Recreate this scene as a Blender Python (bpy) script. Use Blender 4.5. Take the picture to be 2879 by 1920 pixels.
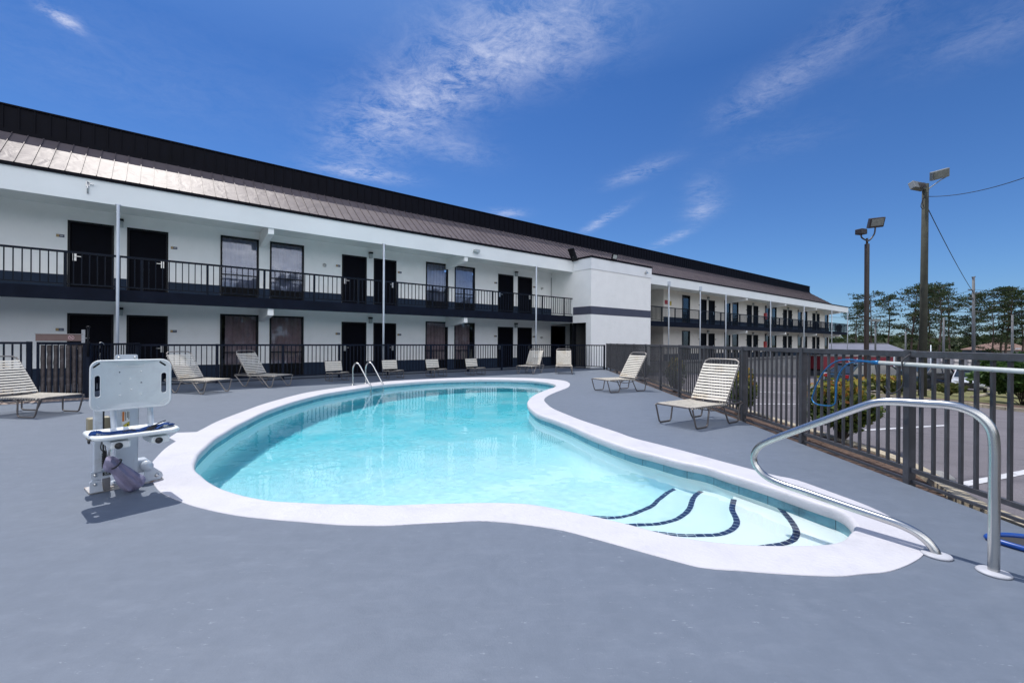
WATER=1;CAUST=1
import bpy, bmesh, math, random
from mathutils import Vector, Matrix, noise
from mathutils.geometry import tessellate_polygon, delaunay_2d_cdt
R=math.radians
SC=bpy.context.scene; COL=SC.collection
for o in list(bpy.data.objects): bpy.data.objects.remove(o)
# ------------------------------------------------------------------ camera, sky, sun, exposure
H=1.35; ROLL=.0059
cd=bpy.data.cameras.new('camera'); cam=bpy.data.objects.new('camera',cd); COL.objects.link(cam)
cd.sensor_width=36; cd.lens=36*1240/2879; cd.clip_start=.05; cd.clip_end=3000
c_,s_=math.cos(ROLL),math.sin(ROLL)
cam.matrix_world=Matrix(((c_,-s_,0,0),(0,0,-1,0),(s_,c_,0,H),(0,0,0,1)))
SC.camera=cam
SUN_EL,SUN_AZ=66.5,43.0          # degrees above the horizon, degrees left of +Y
SUN_STR=3.7; SKY_STR=.14; EXPO=0.30
w=bpy.data.worlds.new('World'); SC.world=w; w.use_nodes=True
def world_nodes():
    nt=w.node_tree; N=nt.nodes; L=nt.links; N.clear()
    out=N.new('ShaderNodeOutputWorld'); bg=N.new('ShaderNodeBackground'); bg.inputs['Strength'].default_value=SKY_STR
    sky=N.new('ShaderNodeTexSky'); sky.sky_type='NISHITA'; sky.sun_disc=False
    sky.sun_elevation=R(SUN_EL); sky.sun_rotation=R(-SUN_AZ); sky.air_density=1.0; sky.dust_density=.25; sky.ozone_density=2.2; sky.altitude=200
    def M(op,a,b=None,c=None):
        n=N.new('ShaderNodeMath'); n.operation=op
        for i,v in enumerate((a,b,c)):
            if v is None: continue
            if isinstance(v,(int,float)): n.inputs[i].default_value=v
            else: L.new(v,n.inputs[i])
        return n.outputs[0]
    tc=N.new('ShaderNodeTexCoord'); sx=N.new('ShaderNodeSeparateXYZ'); L.new(tc.outputs['Generated'],sx.inputs[0])
    X,Y,Z=sx.outputs
    zc=M('MAXIMUM',Z,.04)
    # cirrus lie on a flat layer high above the ground: layer coordinates (u, v)
    u=M('DIVIDE',X,zc); v=M('DIVIDE',Y,zc)
    cb=N.new('ShaderNodeCombineXYZ'); L.new(u,cb.inputs[0]); L.new(v,cb.inputs[1])
    def noi(scale,det,rough,dist=0,vec=None,sc=(1,1,1),rot=0):
        mp=N.new('ShaderNodeMapping'); mp.inputs['Scale'].default_value=sc; mp.inputs['Rotation'].default_value=(0,0,rot)
        L.new(vec or cb.outputs[0],mp.inputs[0])
        n=N.new('ShaderNodeTexNoise'); n.inputs['Scale'].default_value=scale; n.inputs['Detail'].default_value=det; n.inputs['Roughness'].default_value=rough; n.inputs['Distortion'].default_value=dist
        L.new(mp.outputs[0],n.inputs['Vector']); return n.outputs[0]
    def blob(cu,cv,ru,rv,ang):
        # soft ellipse in layer coordinates
        ca,sa=math.cos(ang),math.sin(ang)
        du=M('SUBTRACT',u,cu); dv=M('SUBTRACT',v,cv)
        p=M('ADD',M('MULTIPLY',du,ca/ru),M('MULTIPLY',dv,sa/ru)); q=M('ADD',M('MULTIPLY',du,-sa/rv),M('MULTIPLY',dv,ca/rv))
        r=M('ADD',M('MULTIPLY',p,p),M('MULTIPLY',q,q))
        return M('POWER',2.718,M('MULTIPLY',r,-1.0))
    def total(BL):
        tot=None
        for (cu,cv,ru,rv,an,a) in BL:
            b=M('MULTIPLY',blob(cu,cv,ru,rv,an),a); tot=b if tot is None else M('ADD',tot,b)
        return tot
    tot=total(CLOUDS); totB=total(FILL_CLOUDS)
    n1=noi(4.5,10,.75,.8); n2=noi(1.8,5,.6,.5); n3=noi(10,9,.8,.9)
    f=M('ADD',M('ADD',M('MULTIPLY',n1,.40),M('MULTIPLY',n2,.25)),M('MULTIPLY',n3,.35))
    d=M('MAXIMUM',M('MINIMUM',M('MULTIPLY_ADD',M('SUBTRACT',f,.5),5.2,.38),1.0),0)
    d=M('MINIMUM',M('MULTIPLY',d,M('MULTIPLY',tot,.55)),.9)
    zr=N.new('ShaderNodeValToRGB'); L.new(Z,zr.inputs[0]); e=zr.color_ramp.elements; e.new(.12); e.new(.35)
    for q,(p_,c_) in zip(e,((0,(.31,.43,.65,1)),(.12,(.285,.44,.66,1)),(.50,(.205,.385,.64,1)),(.85,(.75,.88,1.02,1)))): q.position=p_; q.color=c_
    hs=N.new('ShaderNodeMix'); hs.data_type='RGBA'; hs.blend_type='MULTIPLY'; hs.inputs[0].default_value=1.0
    L.new(sky.outputs[0],hs.inputs[6]); L.new(zr.outputs[0],hs.inputs[7])
    mx=N.new('ShaderNodeMix'); mx.data_type='RGBA'; L.new(d,mx.inputs[0]); L.new(hs.outputs[2],mx.inputs[6]); mx.inputs[7].default_value=CLOUD_COL
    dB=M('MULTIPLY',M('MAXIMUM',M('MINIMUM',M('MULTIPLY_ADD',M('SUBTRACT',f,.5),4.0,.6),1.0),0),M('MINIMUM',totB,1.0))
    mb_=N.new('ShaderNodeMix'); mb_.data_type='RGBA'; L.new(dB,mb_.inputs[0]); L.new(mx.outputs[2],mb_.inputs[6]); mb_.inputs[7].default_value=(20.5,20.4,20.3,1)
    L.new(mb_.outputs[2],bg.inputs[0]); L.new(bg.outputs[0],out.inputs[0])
def lay(x,y):   # photo direction -> cloud layer coordinates (a real plane above the ground)
    a=(x-1439.5+ROLL*(y-960))/1240; b=-(y-960-ROLL*(x-1439.5))/1240
    return a/b,1/b
FILL_CLOUDS=[]
def CLOUDSPEC():
    # (u, v, half length, half width, angle, density) on the cloud layer
    out=[]
    for (x,y,x2,y2,wd,a) in [(150,35,200,72,.034,2.0),(1480,60,1330,200,.21,.95),(1290,200,1150,330,.17,.95),(1110,300,1000,440,.20,.9),(950,475,1100,500,.11,1.3),(1240,400,1320,440,.16,.5),(1560,150,1650,30,.2,.5),
        (2500,20,2180,240,.12,.42),(2180,240,2060,330,.12,.38),(2120,420,2260,380,.2,.15),(1990,570,1965,610,.11,.8),(1930,650,1850,690,.08,.9),(1980,500,1970,560,.10,.3),(1740,590,1650,650,.06,1.3),(1850,460,1740,510,.09,.7),(1410,598,1440,600,.12,.9),(2900,60,2700,120,.2,.25),(400,250,300,150,.5,.12)]:
        u0,v0=lay(x,y); u1,v1=lay(x2,y2); L_=math.hypot(u1-u0,v1-v0)/2+wd*.7
        out.append(((u0+u1)/2,(v0+v1)/2,L_,wd*1.0,math.atan2(v1-v0,u1-u0),a))
    # unseen cloud added behind the camera and overhead to brighten the shaded front
    FILL_CLOUDS.extend([(-.6,-1.6,1.5,.7,.3,1.3),(2.2,-2.6,1.6,.9,-.2,1.3),(-3.2,-2.4,1.6,.9,.5,1.2),(1.0,-.55,.8,.35,.2,.9),(0.5,-5.0,4.5,1.6,.1,1.3),(6,-5,3,1.6,.2,1.2),(-6,-5.5,3,1.6,-.2,1.2)])
    return out
CLOUD_COL=(4.6,4.8,5.8,1)
CLOUDS=CLOUDSPEC()
world_nodes()
sd=bpy.data.lights.new('sun','SUN'); sun=bpy.data.objects.new('sun',sd); COL.objects.link(sun)
sd.energy=SUN_STR; sd.angle=R(.53); sd.color=(1,.96,.90)
tosun=Vector((-math.sin(R(SUN_AZ))*math.cos(R(SUN_EL)),math.cos(R(SUN_AZ))*math.cos(R(SUN_EL)),math.sin(R(SUN_EL))))
sun.rotation_euler=tosun.to_track_quat('Z','Y').to_euler(); sun.location=(0,0,30)
vs=SC.view_settings; vs.view_transform='Standard'; vs.look='None'; vs.gamma=1; vs.exposure=EXPO; vs.use_curve_mapping=False
cy=SC.cycles; cy.use_denoising=True; cy.max_bounces=10; cy.transparent_max_bounces=16; cy.transmission_bounces=8; cy.diffuse_bounces=4; cy.glossy_bounces=4
cy.sample_clamp_indirect=6; cy.use_adaptive_sampling=True; cy.adaptive_threshold=.015
# ------------------------------------------------------------------ helpers
def tag(o,label=None,cat=None,group=None,kind=None):
    if label: o['label']=label
    if cat: o['category']=cat
    if group: o['group']=group
    if kind: o['kind']=kind
    return o
def empty(name,loc=(0,0,0),rz=0,label=None,cat=None,group=None):
    o=bpy.data.objects.new(name,None); COL.objects.link(o); o.location=loc; o.rotation_euler=(0,0,rz); o.empty_display_size=.1
    return tag(o,label,cat,group)
def copy_tree(o,parent=None):
    c=o.copy(); COL.objects.link(c); c.parent=parent
    for k in ('label','group'):
        if parent is None and k in c: pass
    for ch in [x for x in bpy.data.objects if x.parent==o]: copy_tree(ch,c)
    return c
def catmull(P,closed=False,n=6):
    P=[Vector(p) for p in P]; out=[]; m=len(P)
    rng=range(m) if closed else range(m-1)
    for i in rng:
        if closed: a,b,c,d=P[(i-1)%m],P[i],P[(i+1)%m],P[(i+2)%m]
        else: a,b,c,d=P[max(i-1,0)],P[i],P[i+1],P[min(i+2,m-1)]
        for k in range(n):
            t=k/n
            out.append(.5*((2*b)+(c-a)*t+(2*a-5*b+4*c-d)*t*t+(3*b-a-3*c+d)*t**3))
    if not closed: out.append(P[-1])
    return out
class MB:
    def __init__(s): s.v=[]; s.f=[]; s.m=[]; s.mi=0; s.sm=[]
    def add(s,vs,fs,smooth=False):
        k=len(s.v); s.v+= [tuple(v) for v in vs]
        for f in fs: s.f.append(tuple(i+k for i in f)); s.m.append(s.mi); s.sm.append(smooth)
        return s
    def box(s,x0,x1,y0,y1,z0,z1):
        if x0>x1:x0,x1=x1,x0
        if y0>y1:y0,y1=y1,y0
        if z0>z1:z0,z1=z1,z0
        return s.add([(x0,y0,z0),(x1,y0,z0),(x1,y1,z0),(x0,y1,z0),(x0,y0,z1),(x1,y0,z1),(x1,y1,z1),(x0,y1,z1)],
          [(0,3,2,1),(4,5,6,7),(0,1,5,4),(1,2,6,5),(2,3,7,6),(3,0,4,7)])
    def obox(s,c,ax,ay,az,hx,hy,hz):
        c=Vector(c); ax,ay,az=Vector(ax).normalized()*hx,Vector(ay).normalized()*hy,Vector(az).normalized()*hz
        vs=[c+a*ax+b*ay+d*az for d in (-1,1) for (a,b) in ((-1,-1),(1,-1),(1,1),(-1,1))]
        return s.add(vs,[(0,3,2,1),(4,5,6,7),(0,1,5,4),(1,2,6,5),(2,3,7,6),(3,0,4,7)])
    def bar(s,a,b,w,h,up=(0,0,1)):
        a,b=Vector(a),Vector(b); d=(b-a); u=Vector(up); sx=d.cross(u)
        if sx.length<1e-6: sx=d.cross(Vector((1,0,0)))
        sx.normalize(); uu=sx.cross(d).normalized()
        return s.obox((a+b)/2,d,sx,uu,d.length/2,w/2,h/2)
    def prism(s,poly,off):
        n=len(poly); P=[Vector(p) for p in poly]; O=Vector(off); vs=P+[p+O for p in P]
        tr=tessellate_polygon([P]); fs=[tuple(t) for t in tr]+[tuple(i+n for i in reversed(t)) for t in tr]
        fs+= [(i,(i+1)%n,(i+1)%n+n,i+n) for i in range(n)]
        return s.add(vs,fs)
    def tube(s,P,r,seg=10,closed=False,cap=True,r1=None):
        P=[Vector(p) for p in P]; n=len(P); T=[]
        for i in range(n):
            a=P[i-1] if (i or closed) else P[i]; b=P[(i+1)%n] if (i<n-1 or closed) else P[i]
            T.append((b-a).normalized() if (b-a).length>1e-9 else Vector((0,0,1)))
        u=T[0].orthogonal().normalized(); vs=[]
        for i in range(n):
            u=(u-T[i]*u.dot(T[i])); u=u.normalized() if u.length>1e-6 else T[i].orthogonal().normalized()
            v=T[i].cross(u); rr=r if r1 is None else r+(r1-r)*i/(n-1)
            if isinstance(r,(list,tuple)): rr=r[i]
            for k in range(seg):
                a=2*math.pi*k/seg; vs.append(P[i]+u*(rr*math.cos(a))+v*(rr*math.sin(a)))
        fs=[]
        for i in range(n if closed else n-1):
            j=(i+1)%n
            for k in range(seg): fs.append((i*seg+k,i*seg+(k+1)%seg,j*seg+(k+1)%seg,j*seg+k))
        s.add(vs,fs,True)
        if cap and not closed:
            k=len(s.v)-n*seg
            s.f.append(tuple(reversed(range(k,k+seg)))); s.m.append(s.mi); s.sm.append(False)
            s.f.append(tuple(range(k+(n-1)*seg,k+n*seg))); s.m.append(s.mi); s.sm.append(False)
        return s
    def lathe(s,c,prof,seg=20,axis=(0,0,1)):
        c=Vector(c); ax=Vector(axis).normalized(); u=ax.orthogonal().normalized(); v=ax.cross(u); n=len(prof); vs=[]
        for (r,z) in prof:
            for k in range(seg):
                a=2*math.pi*k/seg; vs.append(c+ax*z+u*(r*math.cos(a))+v*(r*math.sin(a)))
        fs=[(i*seg+k,i*seg+(k+1)%seg,(i+1)*seg+(k+1)%seg,(i+1)*seg+k) for i in range(n-1) for k in range(seg)]
        fs.append(tuple(reversed(range(seg)))); fs.append(tuple(range((n-1)*seg,n*seg)))
        return s.add(vs,fs,True)
    def quad(s,a,b,c,d): return s.add([a,b,c,d],[(0,1,2,3)])
    def build(s,name,mat,parent=None,bevel=0,loc=None,seg=2):
        me=bpy.data.meshes.new(name); me.from_pydata(s.v,[],s.f)
        mats=mat if isinstance(mat,(list,tuple)) else [mat]
        for m in mats: me.materials.append(m)
        for p,mi,sm in zip(me.polygons,s.m,s.sm): p.material_index=mi; p.use_smooth=sm
        me.update(); o=bpy.data.objects.new(name,me); COL.objects.link(o)
        if parent is not None: o.parent=parent
        if loc is not None: o.location=loc
        if bevel:
            b=o.modifiers.new('b','BEVEL'); b.width=bevel; b.segments=seg; b.limit_method='ANGLE'; b.angle_limit=R(40); b.harden_normals=False
        return o
def nodes(name):
    m=bpy.data.materials.new(name); m.use_nodes=True; nt=m.node_tree; bs=nt.nodes['Principled BSDF']; return m,nt,bs
def tcoord(nt,kind='Object',sc=(1,1,1)):
    t=nt.nodes.new('ShaderNodeTexCoord'); mp=nt.nodes.new('ShaderNodeMapping'); mp.inputs['Scale'].default_value=sc
    nt.links.new(t.outputs[kind],mp.inputs[0]); return mp.outputs[0]
def noise_n(nt,vec,scale,det=4,rough=.55,dist=0):
    n=nt.nodes.new('ShaderNodeTexNoise'); n.inputs['Scale'].default_value=scale; n.inputs['Detail'].default_value=det; n.inputs['Roughness'].default_value=rough; n.inputs['Distortion'].default_value=dist
    nt.links.new(vec,n.inputs['Vector']); return n.outputs[0]
def ramp(nt,fac,stops):
    r=nt.nodes.new('ShaderNodeValToRGB'); e=r.color_ramp.elements
    while len(e)<len(stops): e.new(.5)
    for i,(p,c) in enumerate(stops): e[i].position=p; e[i].color=tuple(c)+(1,) if len(c)==3 else c
    nt.links.new(fac,r.inputs[0]); return r.outputs[0]
def mixc(nt,fac,a,b,mode='MIX'):
    m=nt.nodes.new('ShaderNodeMix'); m.data_type='RGBA'; m.blend_type=mode
    for i,v in ((0,fac),(6,a),(7,b)):
        if hasattr(v,'is_linked') or hasattr(v,'links'): nt.links.new(v,m.inputs[i])
        elif i==0: m.inputs[0].default_value=v
        else: m.inputs[i].default_value=tuple(v)+(1,) if len(v)==3 else v
    return m.outputs[2]
def bump(nt,bs,h,strength=.3,dist=.01):
    b=nt.nodes.new('ShaderNodeBump'); b.inputs['Strength'].default_value=strength; b.inputs['Distance'].default_value=dist
    nt.links.new(h,b.inputs['Height']); nt.links.new(b.outputs[0],bs.inputs['Normal'])
def mat(name,col,rough=.6,var=.12,scale=6,met=0,bmp=0,bscale=40,spec=.5,dirt=None,dscale=2.5,coat=0,kind='Object'):
    m,nt,bs=nodes(name); v=tcoord(nt,kind)
    n=noise_n(nt,v,scale,5,.6); lo=[c*(1-var) for c in col]; hi=[min(1,c*(1+var)) for c in col]
    c=ramp(nt,n,[(.3,lo),(.7,hi)])
    if dirt:
        n2=noise_n(nt,v,dscale,8,.7,.4); f=ramp(nt,n2,[(.52,(0,0,0)),(.72,(1,1,1))]); c=mixc(nt,f,c,dirt)
    nt.links.new(c,bs.inputs['Base Color']); bs.inputs['Roughness'].default_value=rough; bs.inputs['Metallic'].default_value=met; bs.inputs['Specular IOR Level'].default_value=spec
    if coat: bs.inputs['Coat Weight'].default_value=coat; bs.inputs['Coat Roughness'].default_value=.05
    if bmp: bump(nt,bs,noise_n(nt,v,bscale,4,.6),bmp,.01)
    return m
# ------------------------------------------------------------------ materials
def col_mat_deck():
    m,nt,bs=nodes('deck_paint'); v=tcoord(nt)
    base=ramp(nt,noise_n(nt,v,.55,6,.6),[(.3,(.110,.133,.172)),(.7,(.122,.146,.188))])
    # worn streaks, brushed roughly along the building
    t=nt.nodes.new('ShaderNodeTexCoord'); mp=nt.nodes.new('ShaderNodeMapping'); mp.inputs['Rotation'].default_value=(0,0,R(-12)); mp.inputs['Scale'].default_value=(1.6,5,1)
    nt.links.new(t.outputs['Object'],mp.inputs[0])
    st=ramp(nt,noise_n(nt,mp.outputs[0],1.6,7,.7),[(.50,(0,0,0)),(.74,(1,1,1))])
    c=mixc(nt,st,base,(.134,.158,.200))
    sc=ramp(nt,noise_n(nt,mp.outputs[0],7,5,.75),[(.63,(0,0,0)),(.665,(1,1,1))]); big=ramp(nt,noise_n(nt,v,.45,3,.6),[(.44,(0,0,0)),(.6,(1,1,1))])
    f=nt.nodes.new('ShaderNodeMath'); f.operation='MULTIPLY'; nt.links.new(sc,f.inputs[0]); nt.links.new(big,f.inputs[1])
    c=mixc(nt,f.outputs[0],c,(.26,.29,.33))
    wn=nt.nodes.new('ShaderNodeTexVoronoi'); wn.feature='DISTANCE_TO_EDGE'; wn.inputs['Scale'].default_value=.42
    wv=nt.nodes.new('ShaderNodeMix'); wv.data_type='VECTOR'
    nd=nt.nodes.new('ShaderNodeTexNoise'); nd.inputs['Scale'].default_value=1.2; nt.links.new(v,nd.inputs['Vector'])
    ad=nt.nodes.new('ShaderNodeVectorMath'); ad.operation='MULTIPLY_ADD'; nt.links.new(nd.outputs['Color'],ad.inputs[0]); ad.inputs[1].default_value=(.8,.8,.8); nt.links.new(v,ad.inputs[2]); nt.links.new(ad.outputs[0],wn.inputs['Vector'])
    cr=ramp(nt,wn.outputs['Distance'],[(0,(1,1,1)),(.0035,(0,0,0))]); msk=ramp(nt,noise_n(nt,v,.6,2,.5),[(.54,(0,0,0)),(.64,(.35,.35,.35))])
    g=nt.nodes.new('ShaderNodeMath'); g.operation='MULTIPLY'; nt.links.new(cr,g.inputs[0]); nt.links.new(msk,g.inputs[1])
    c=mixc(nt,g.outputs[0],c,(.09,.105,.14))
    mo=ramp(nt,noise_n(nt,v,6.5,8,.72,.3),[(.32,(.92,.925,.93)),(.68,(1.07,1.065,1.06))]); c=mixc(nt,1.0,c,mo,'MULTIPLY')
    sp=ramp(nt,noise_n(nt,v,9,3,.5),[(.80,(0,0,0)),(.82,(1,1,1))]); c=mixc(nt,sp,c,(.07,.07,.08))
    nt.links.new(c,bs.inputs['Base Color']); bs.inputs['Roughness'].default_value=.55; bs.inputs['Specular IOR Level'].default_value=.35
    a=nt.nodes.new('ShaderNodeMath'); a.operation='MULTIPLY_ADD'; a.inputs[1].default_value=.35
    nt.links.new(noise_n(nt,v,90,4,.7),a.inputs[0]); nt.links.new(noise_n(nt,v,5,6,.65),a.inputs[2])
    bump(nt,bs,a.outputs[0],.32,.012)
    return m
M_deck=col_mat_deck()
M_coping=mat('coping_paint',(.485,.48,.52),.55,.05,3,bmp=.5,bscale=30,dirt=(.42,.42,.455),dscale=3.2)
def tile_mat(name,c1,c2,cj):
    m,nt,bs=nodes(name); u=nt.nodes.new('ShaderNodeUVMap')
    br=nt.nodes.new('ShaderNodeTexBrick'); br.offset=0; br.inputs['Scale'].default_value=1; br.inputs['Brick Width'].default_value=.305; br.inputs['Row Height'].default_value=.4; br.inputs['Mortar Size'].default_value=.004
    br.inputs['Color1'].default_value=c1+(1,); br.inputs['Color2'].default_value=c2+(1,); br.inputs['Mortar'].default_value=cj+(1,)
    nt.links.new(u.outputs[0],br.inputs['Vector'])
    v=tcoord(nt); f=ramp(nt,noise_n(nt,v,5,6,.7),[(.5,(0,0,0)),(.68,(.7,.7,.7))])
    nt.links.new(mixc(nt,f,br.outputs[0],(.06,.13,.17)),bs.inputs['Base Color']); bs.inputs['Roughness'].default_value=.25
    return m
M_tile=tile_mat('waterline_tile',(.10,.27,.35),(.13,.32,.40),(.03,.08,.11))
def plaster():
    m,nt,bs=nodes('pool_plaster'); v=tcoord(nt); sp=nt.nodes.new('ShaderNodeSeparateXYZ'); nt.links.new(v,sp.inputs[0])
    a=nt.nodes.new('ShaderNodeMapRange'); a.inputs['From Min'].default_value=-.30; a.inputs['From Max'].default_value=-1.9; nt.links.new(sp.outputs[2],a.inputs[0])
    c=ramp(nt,a.outputs[0],[(0,(.76,.84,.83)),(.12,(.65,.82,.84)),(.5,(.46,.76,.81)),(1,(.10,.62,.73))])  # bluer with depth: water's light absorption painted into the plaster colour
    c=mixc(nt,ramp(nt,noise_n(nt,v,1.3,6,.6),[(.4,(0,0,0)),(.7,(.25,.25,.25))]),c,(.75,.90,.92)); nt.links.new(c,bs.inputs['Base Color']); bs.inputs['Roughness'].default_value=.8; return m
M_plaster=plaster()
M_step=mat('step_tile_navy',(.012,.022,.07),.3,.25,8)
# ------------------------------------------------------------------ pool outline (metres; camera stands at 0, 0)
OUTER=[(-3.89, 4.77), (-4.07, 5.07), (-4.29, 5.48), (-4.44, 5.85), (-4.51, 6.14), (-4.63, 6.57), (-4.83, 7.2), (-4.96, 7.8), (-5.08, 8.45), (-5.21, 9.21), (-5.27, 9.96), (-5.3, 10.72), (-5.26, 11.46), (-5.05, 12.28), (-4.69, 13.26), (-4.35, 14.22), (-3.87, 15.03), (-2.93, 15.79), (-1.85, 16.25), (-0.69, 16.45), (0.5, 16.35), (1.25, 16.0), (1.76, 15.39), (1.88, 14.6), (1.83, 13.88), (1.67, 13.07), (1.41, 12.35), (1.1, 11.57), (0.85, 10.78), (0.75, 10.19), (0.76, 9.59), (0.83, 8.91), (0.96, 8.39), (1.01, 8.21), (1.18, 7.64), (1.39, 7.08), (1.57, 6.62), (1.72, 6.19), (1.93, 5.84), (2.11, 5.53), (2.24, 5.29), (2.44, 4.91), (2.67, 4.51), (2.81, 4.34), (2.9, 3.97), (2.96, 3.64), (2.94, 3.31), (2.93, 3.21), (2.87, 3.08), (2.78, 2.93), (2.7, 2.87), (2.58, 2.78), (2.4, 2.68), (2.23, 2.61), (2.06, 2.58), (1.94, 2.56), (1.8, 2.56), (1.57, 2.58), (1.37, 2.61), (1.17, 2.64), (1.02, 2.72), (0.45, 3.11), (0.26, 3.2), (0.11, 3.25), (-0.05, 3.29), (-0.25, 3.31), (-0.45, 3.28), (-0.67, 3.25), (-0.9, 3.22), (-1.13, 3.22), (-1.28, 3.23), (-1.57, 3.28), (-1.75, 3.31), (-2.11, 3.39), (-2.54, 3.56), (-2.86, 3.74), (-3.1, 3.9), (-3.36, 4.14), (-3.62, 4.43)]
INNER=[(-3.39, 4.72), (-3.54, 4.95), (-3.7, 5.22), (-3.85, 5.55), (-4.06, 6.05), (-4.19, 6.47), (-4.34, 6.95), (-4.45, 7.41), (-4.64, 8.22), (-4.74, 8.94), (-4.8, 9.72), (-4.79, 10.45), (-4.74, 11.19), (-4.57, 11.79), (-4.38, 12.39), (-4.07, 13.31), (-3.61, 14.02), (-2.77, 14.91), (-1.76, 15.45), (-0.66, 15.71), (0.47, 15.5), (1.0, 15.0), (1.3, 14.38), (1.37, 13.69), (1.24, 13.05), (1.05, 12.6), (0.76, 11.79), (0.52, 10.97), (0.37, 10.08), (0.34, 9.49), (0.38, 8.89), (0.49, 8.24), (0.72, 7.71), (0.95, 7.1), (1.14, 6.48), (1.35, 5.93), (1.54, 5.54), (1.7, 5.32), (1.91, 5.0), (1.9, 5.09), (2.11, 4.8), (2.21, 4.58), (2.39, 4.22), (2.52, 3.89), (2.6, 3.69), (2.64, 3.61), (2.64, 3.49), (2.57, 3.32), (2.51, 3.23), (2.42, 3.15), (2.3, 3.05), (2.18, 2.99), (2.04, 2.96), (1.76, 2.95), (1.58, 2.96), (1.41, 2.99), (1.25, 3.04), (1.09, 3.12), (0.89, 3.27), (0.66, 3.42), (0.47, 3.52), (0.29, 3.62), (0.12, 3.68), (-0.06, 3.7), (-0.24, 3.7), (-0.5, 3.68), (-0.76, 3.66), (-1.02, 3.63), (-1.28, 3.65), (-1.5, 3.65), (-1.68, 3.67), (-1.86, 3.69), (-2.0, 3.71), (-2.17, 3.77), (-2.35, 3.85), (-2.58, 3.98), (-2.76, 4.11), (-2.93, 4.25), (-3.1, 4.41), (-3.25, 4.55)]
ZW=-.15
def dens(P,n): return [(p.x,p.y) for p in catmull([(x,y,0) for x,y in P],True,n)]
INN=[p for i,p in enumerate(INNER) if i not in (39,)]
IN=dens(INN,4); OUT=dens(OUTER,4)
def area2(P): return sum(P[i][0]*P[(i+1)%len(P)][1]-P[(i+1)%len(P)][0]*P[i][1] for i in range(len(P)))/2
def offs(P,d):  # outward offset of a closed loop
    s=1 if area2(P)>0 else -1; n=len(P); o=[]
    for i in range(n):
        a,b=P[i-2],P[(i+2)%n]; t=Vector((b[0]-a[0],b[1]-a[1])); t.normalize()
        o.append((P[i][0]+s*t.y*d,P[i][1]-s*t.x*d))
    return o
def ring(mb,A,za,B,zb,flip=False,smooth=True):
    n=len(A); vs=[(x,y,za) for x,y in A]+[(x,y,zb) for x,y in B]
    fs=[(i,(i+1)%n,(i+1)%n+n,i+n) for i in range(n)]
    if flip: fs=[tuple(reversed(f)) for f in fs]
    mb.add(vs,fs,smooth)
FX=lambda y:3.66+.045*y           # line of the side fence
nW=Vector((math.cos(.89876),-math.sin(.89876),0)); dW=Vector((math.sin(.89876),math.cos(.89876),0)); DWL=18.326
def FP(s,t,z=0): return -nW*(DWL-t)+dW*s+Vector((0,0,z))
def loop_fill(outer,hole,z):
    o=[Vector((x,y,z)) for x,y in outer]; h=[Vector((x,y,z)) for x,y in hole]
    tr=tessellate_polygon([o,h]) if hole else tessellate_polygon([o])
    return o+h,[tuple(t) for t in tr]
def up_faces(vs,fs):
    r=[]
    for f in fs:
        a,b,c=(vs[i] for i in f[:3]); r.append(f if (b-a).cross(c-a).z>0 else tuple(reversed(f)))
    return r
EDGE=[(FX(y)-.03,y) for y in (-3,2,5.5,9,13,17,21.45)]
q1=FP(22.7,2.95); q2=FP(-14,1.0)
deck_poly=[(-26,-3)]+EDGE+[(q1.x,q1.y),(q2.x,q2.y)]
deck_poly=[(-26,-3)]+EDGE+[tuple(FP(22.7,2.98)[:2]),tuple(FP(17.3,2.98)[:2]),tuple(FP(17.3,-.3)[:2]),tuple(FP(-14,-.3)[:2]),(-30,4)]
mb=MB(); vs,fs=loop_fill(deck_poly,OUT,0.0); mb.add(vs,up_faces(vs,fs))
n=len(deck_poly); mb.add([(x,y,0) for x,y in deck_poly]+[(x,y,-.28) for x,y in deck_poly],[(i,i+n,(i+1)%n+n,(i+1)%n) for i in range(n)])
tag(mb.build('pool_deck',M_deck),kind='structure')
# coping, tile, shell, steps
pool=empty('swimming_pool',(0,0,0),0,'kidney shaped swimming pool with white painted coping and blue water','swimming pool')
def ramp_loop(a,b,t): return [(p[0]+(q[0]-p[0])*t,p[1]+(q[1]-p[1])*t) for p,q in zip(a,b)]
mb=MB(); vs,fs=loop_fill(OUT,offs(IN,.035),.006); mb.add(vs,up_faces(vs,fs))
prof=[(.035,.006),(.018,.003),(.005,-.008),(0,-.025),(.0,-.07),(.006,-.09),(.03,-.095)]
for (a,za),(b,zb) in zip(prof,prof[1:]): ring(mb,offs(IN,a),za,offs(IN,b),zb)
ring(mb,OUT,.006,OUT,-.1,True)
coping=mb.build('coping',M_coping,pool)
bm=bmesh.new(); bm.from_mesh(coping.data); bmesh.ops.remove_doubles(bm,verts=bm.verts,dist=.0005); bmesh.ops.recalc_face_normals(bm,faces=bm.faces); bm.to_mesh(coping.data); bm.free()
def uvring(name,A,za,zb,m,parent):
    mb=MB(); n=len(A); vs=[(x,y,za) for x,y in A]+[(x,y,zb) for x,y in A]
    mb.add(vs,[(i,(i+1)%n,(i+1)%n+n,i+n) for i in range(n)],True); o=mb.build(name,m,parent)
    L=[0]
    for i in range(n): L.append(L[-1]+math.dist(A[i],A[(i+1)%n]))
    uv=o.data.uv_layers.new(name='UVMap')
    for p in o.data.polygons:
        i=p.index
        for li in p.loop_indices:
            vi=o.data.loops[li].vertex_index; k=vi%n; top=vi<n
            u=L[i] if k==i else L[i+1]
            uv.data[li].uv=(u,.2 if top else 0.02)
    return o
TB=offs(IN,.03)
uvring('waterline_tile',TB,-.09,-.245,M_tile,pool)
def floor_z(x,y):
    # shallow by the steps (right, near), deepest towards the far left
    t=max(0,min(1,((y-4.5)-.55*(x-1.2))/8.5)); t=t*t*(3-2*t)
    return -1.05-.95*t
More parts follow.
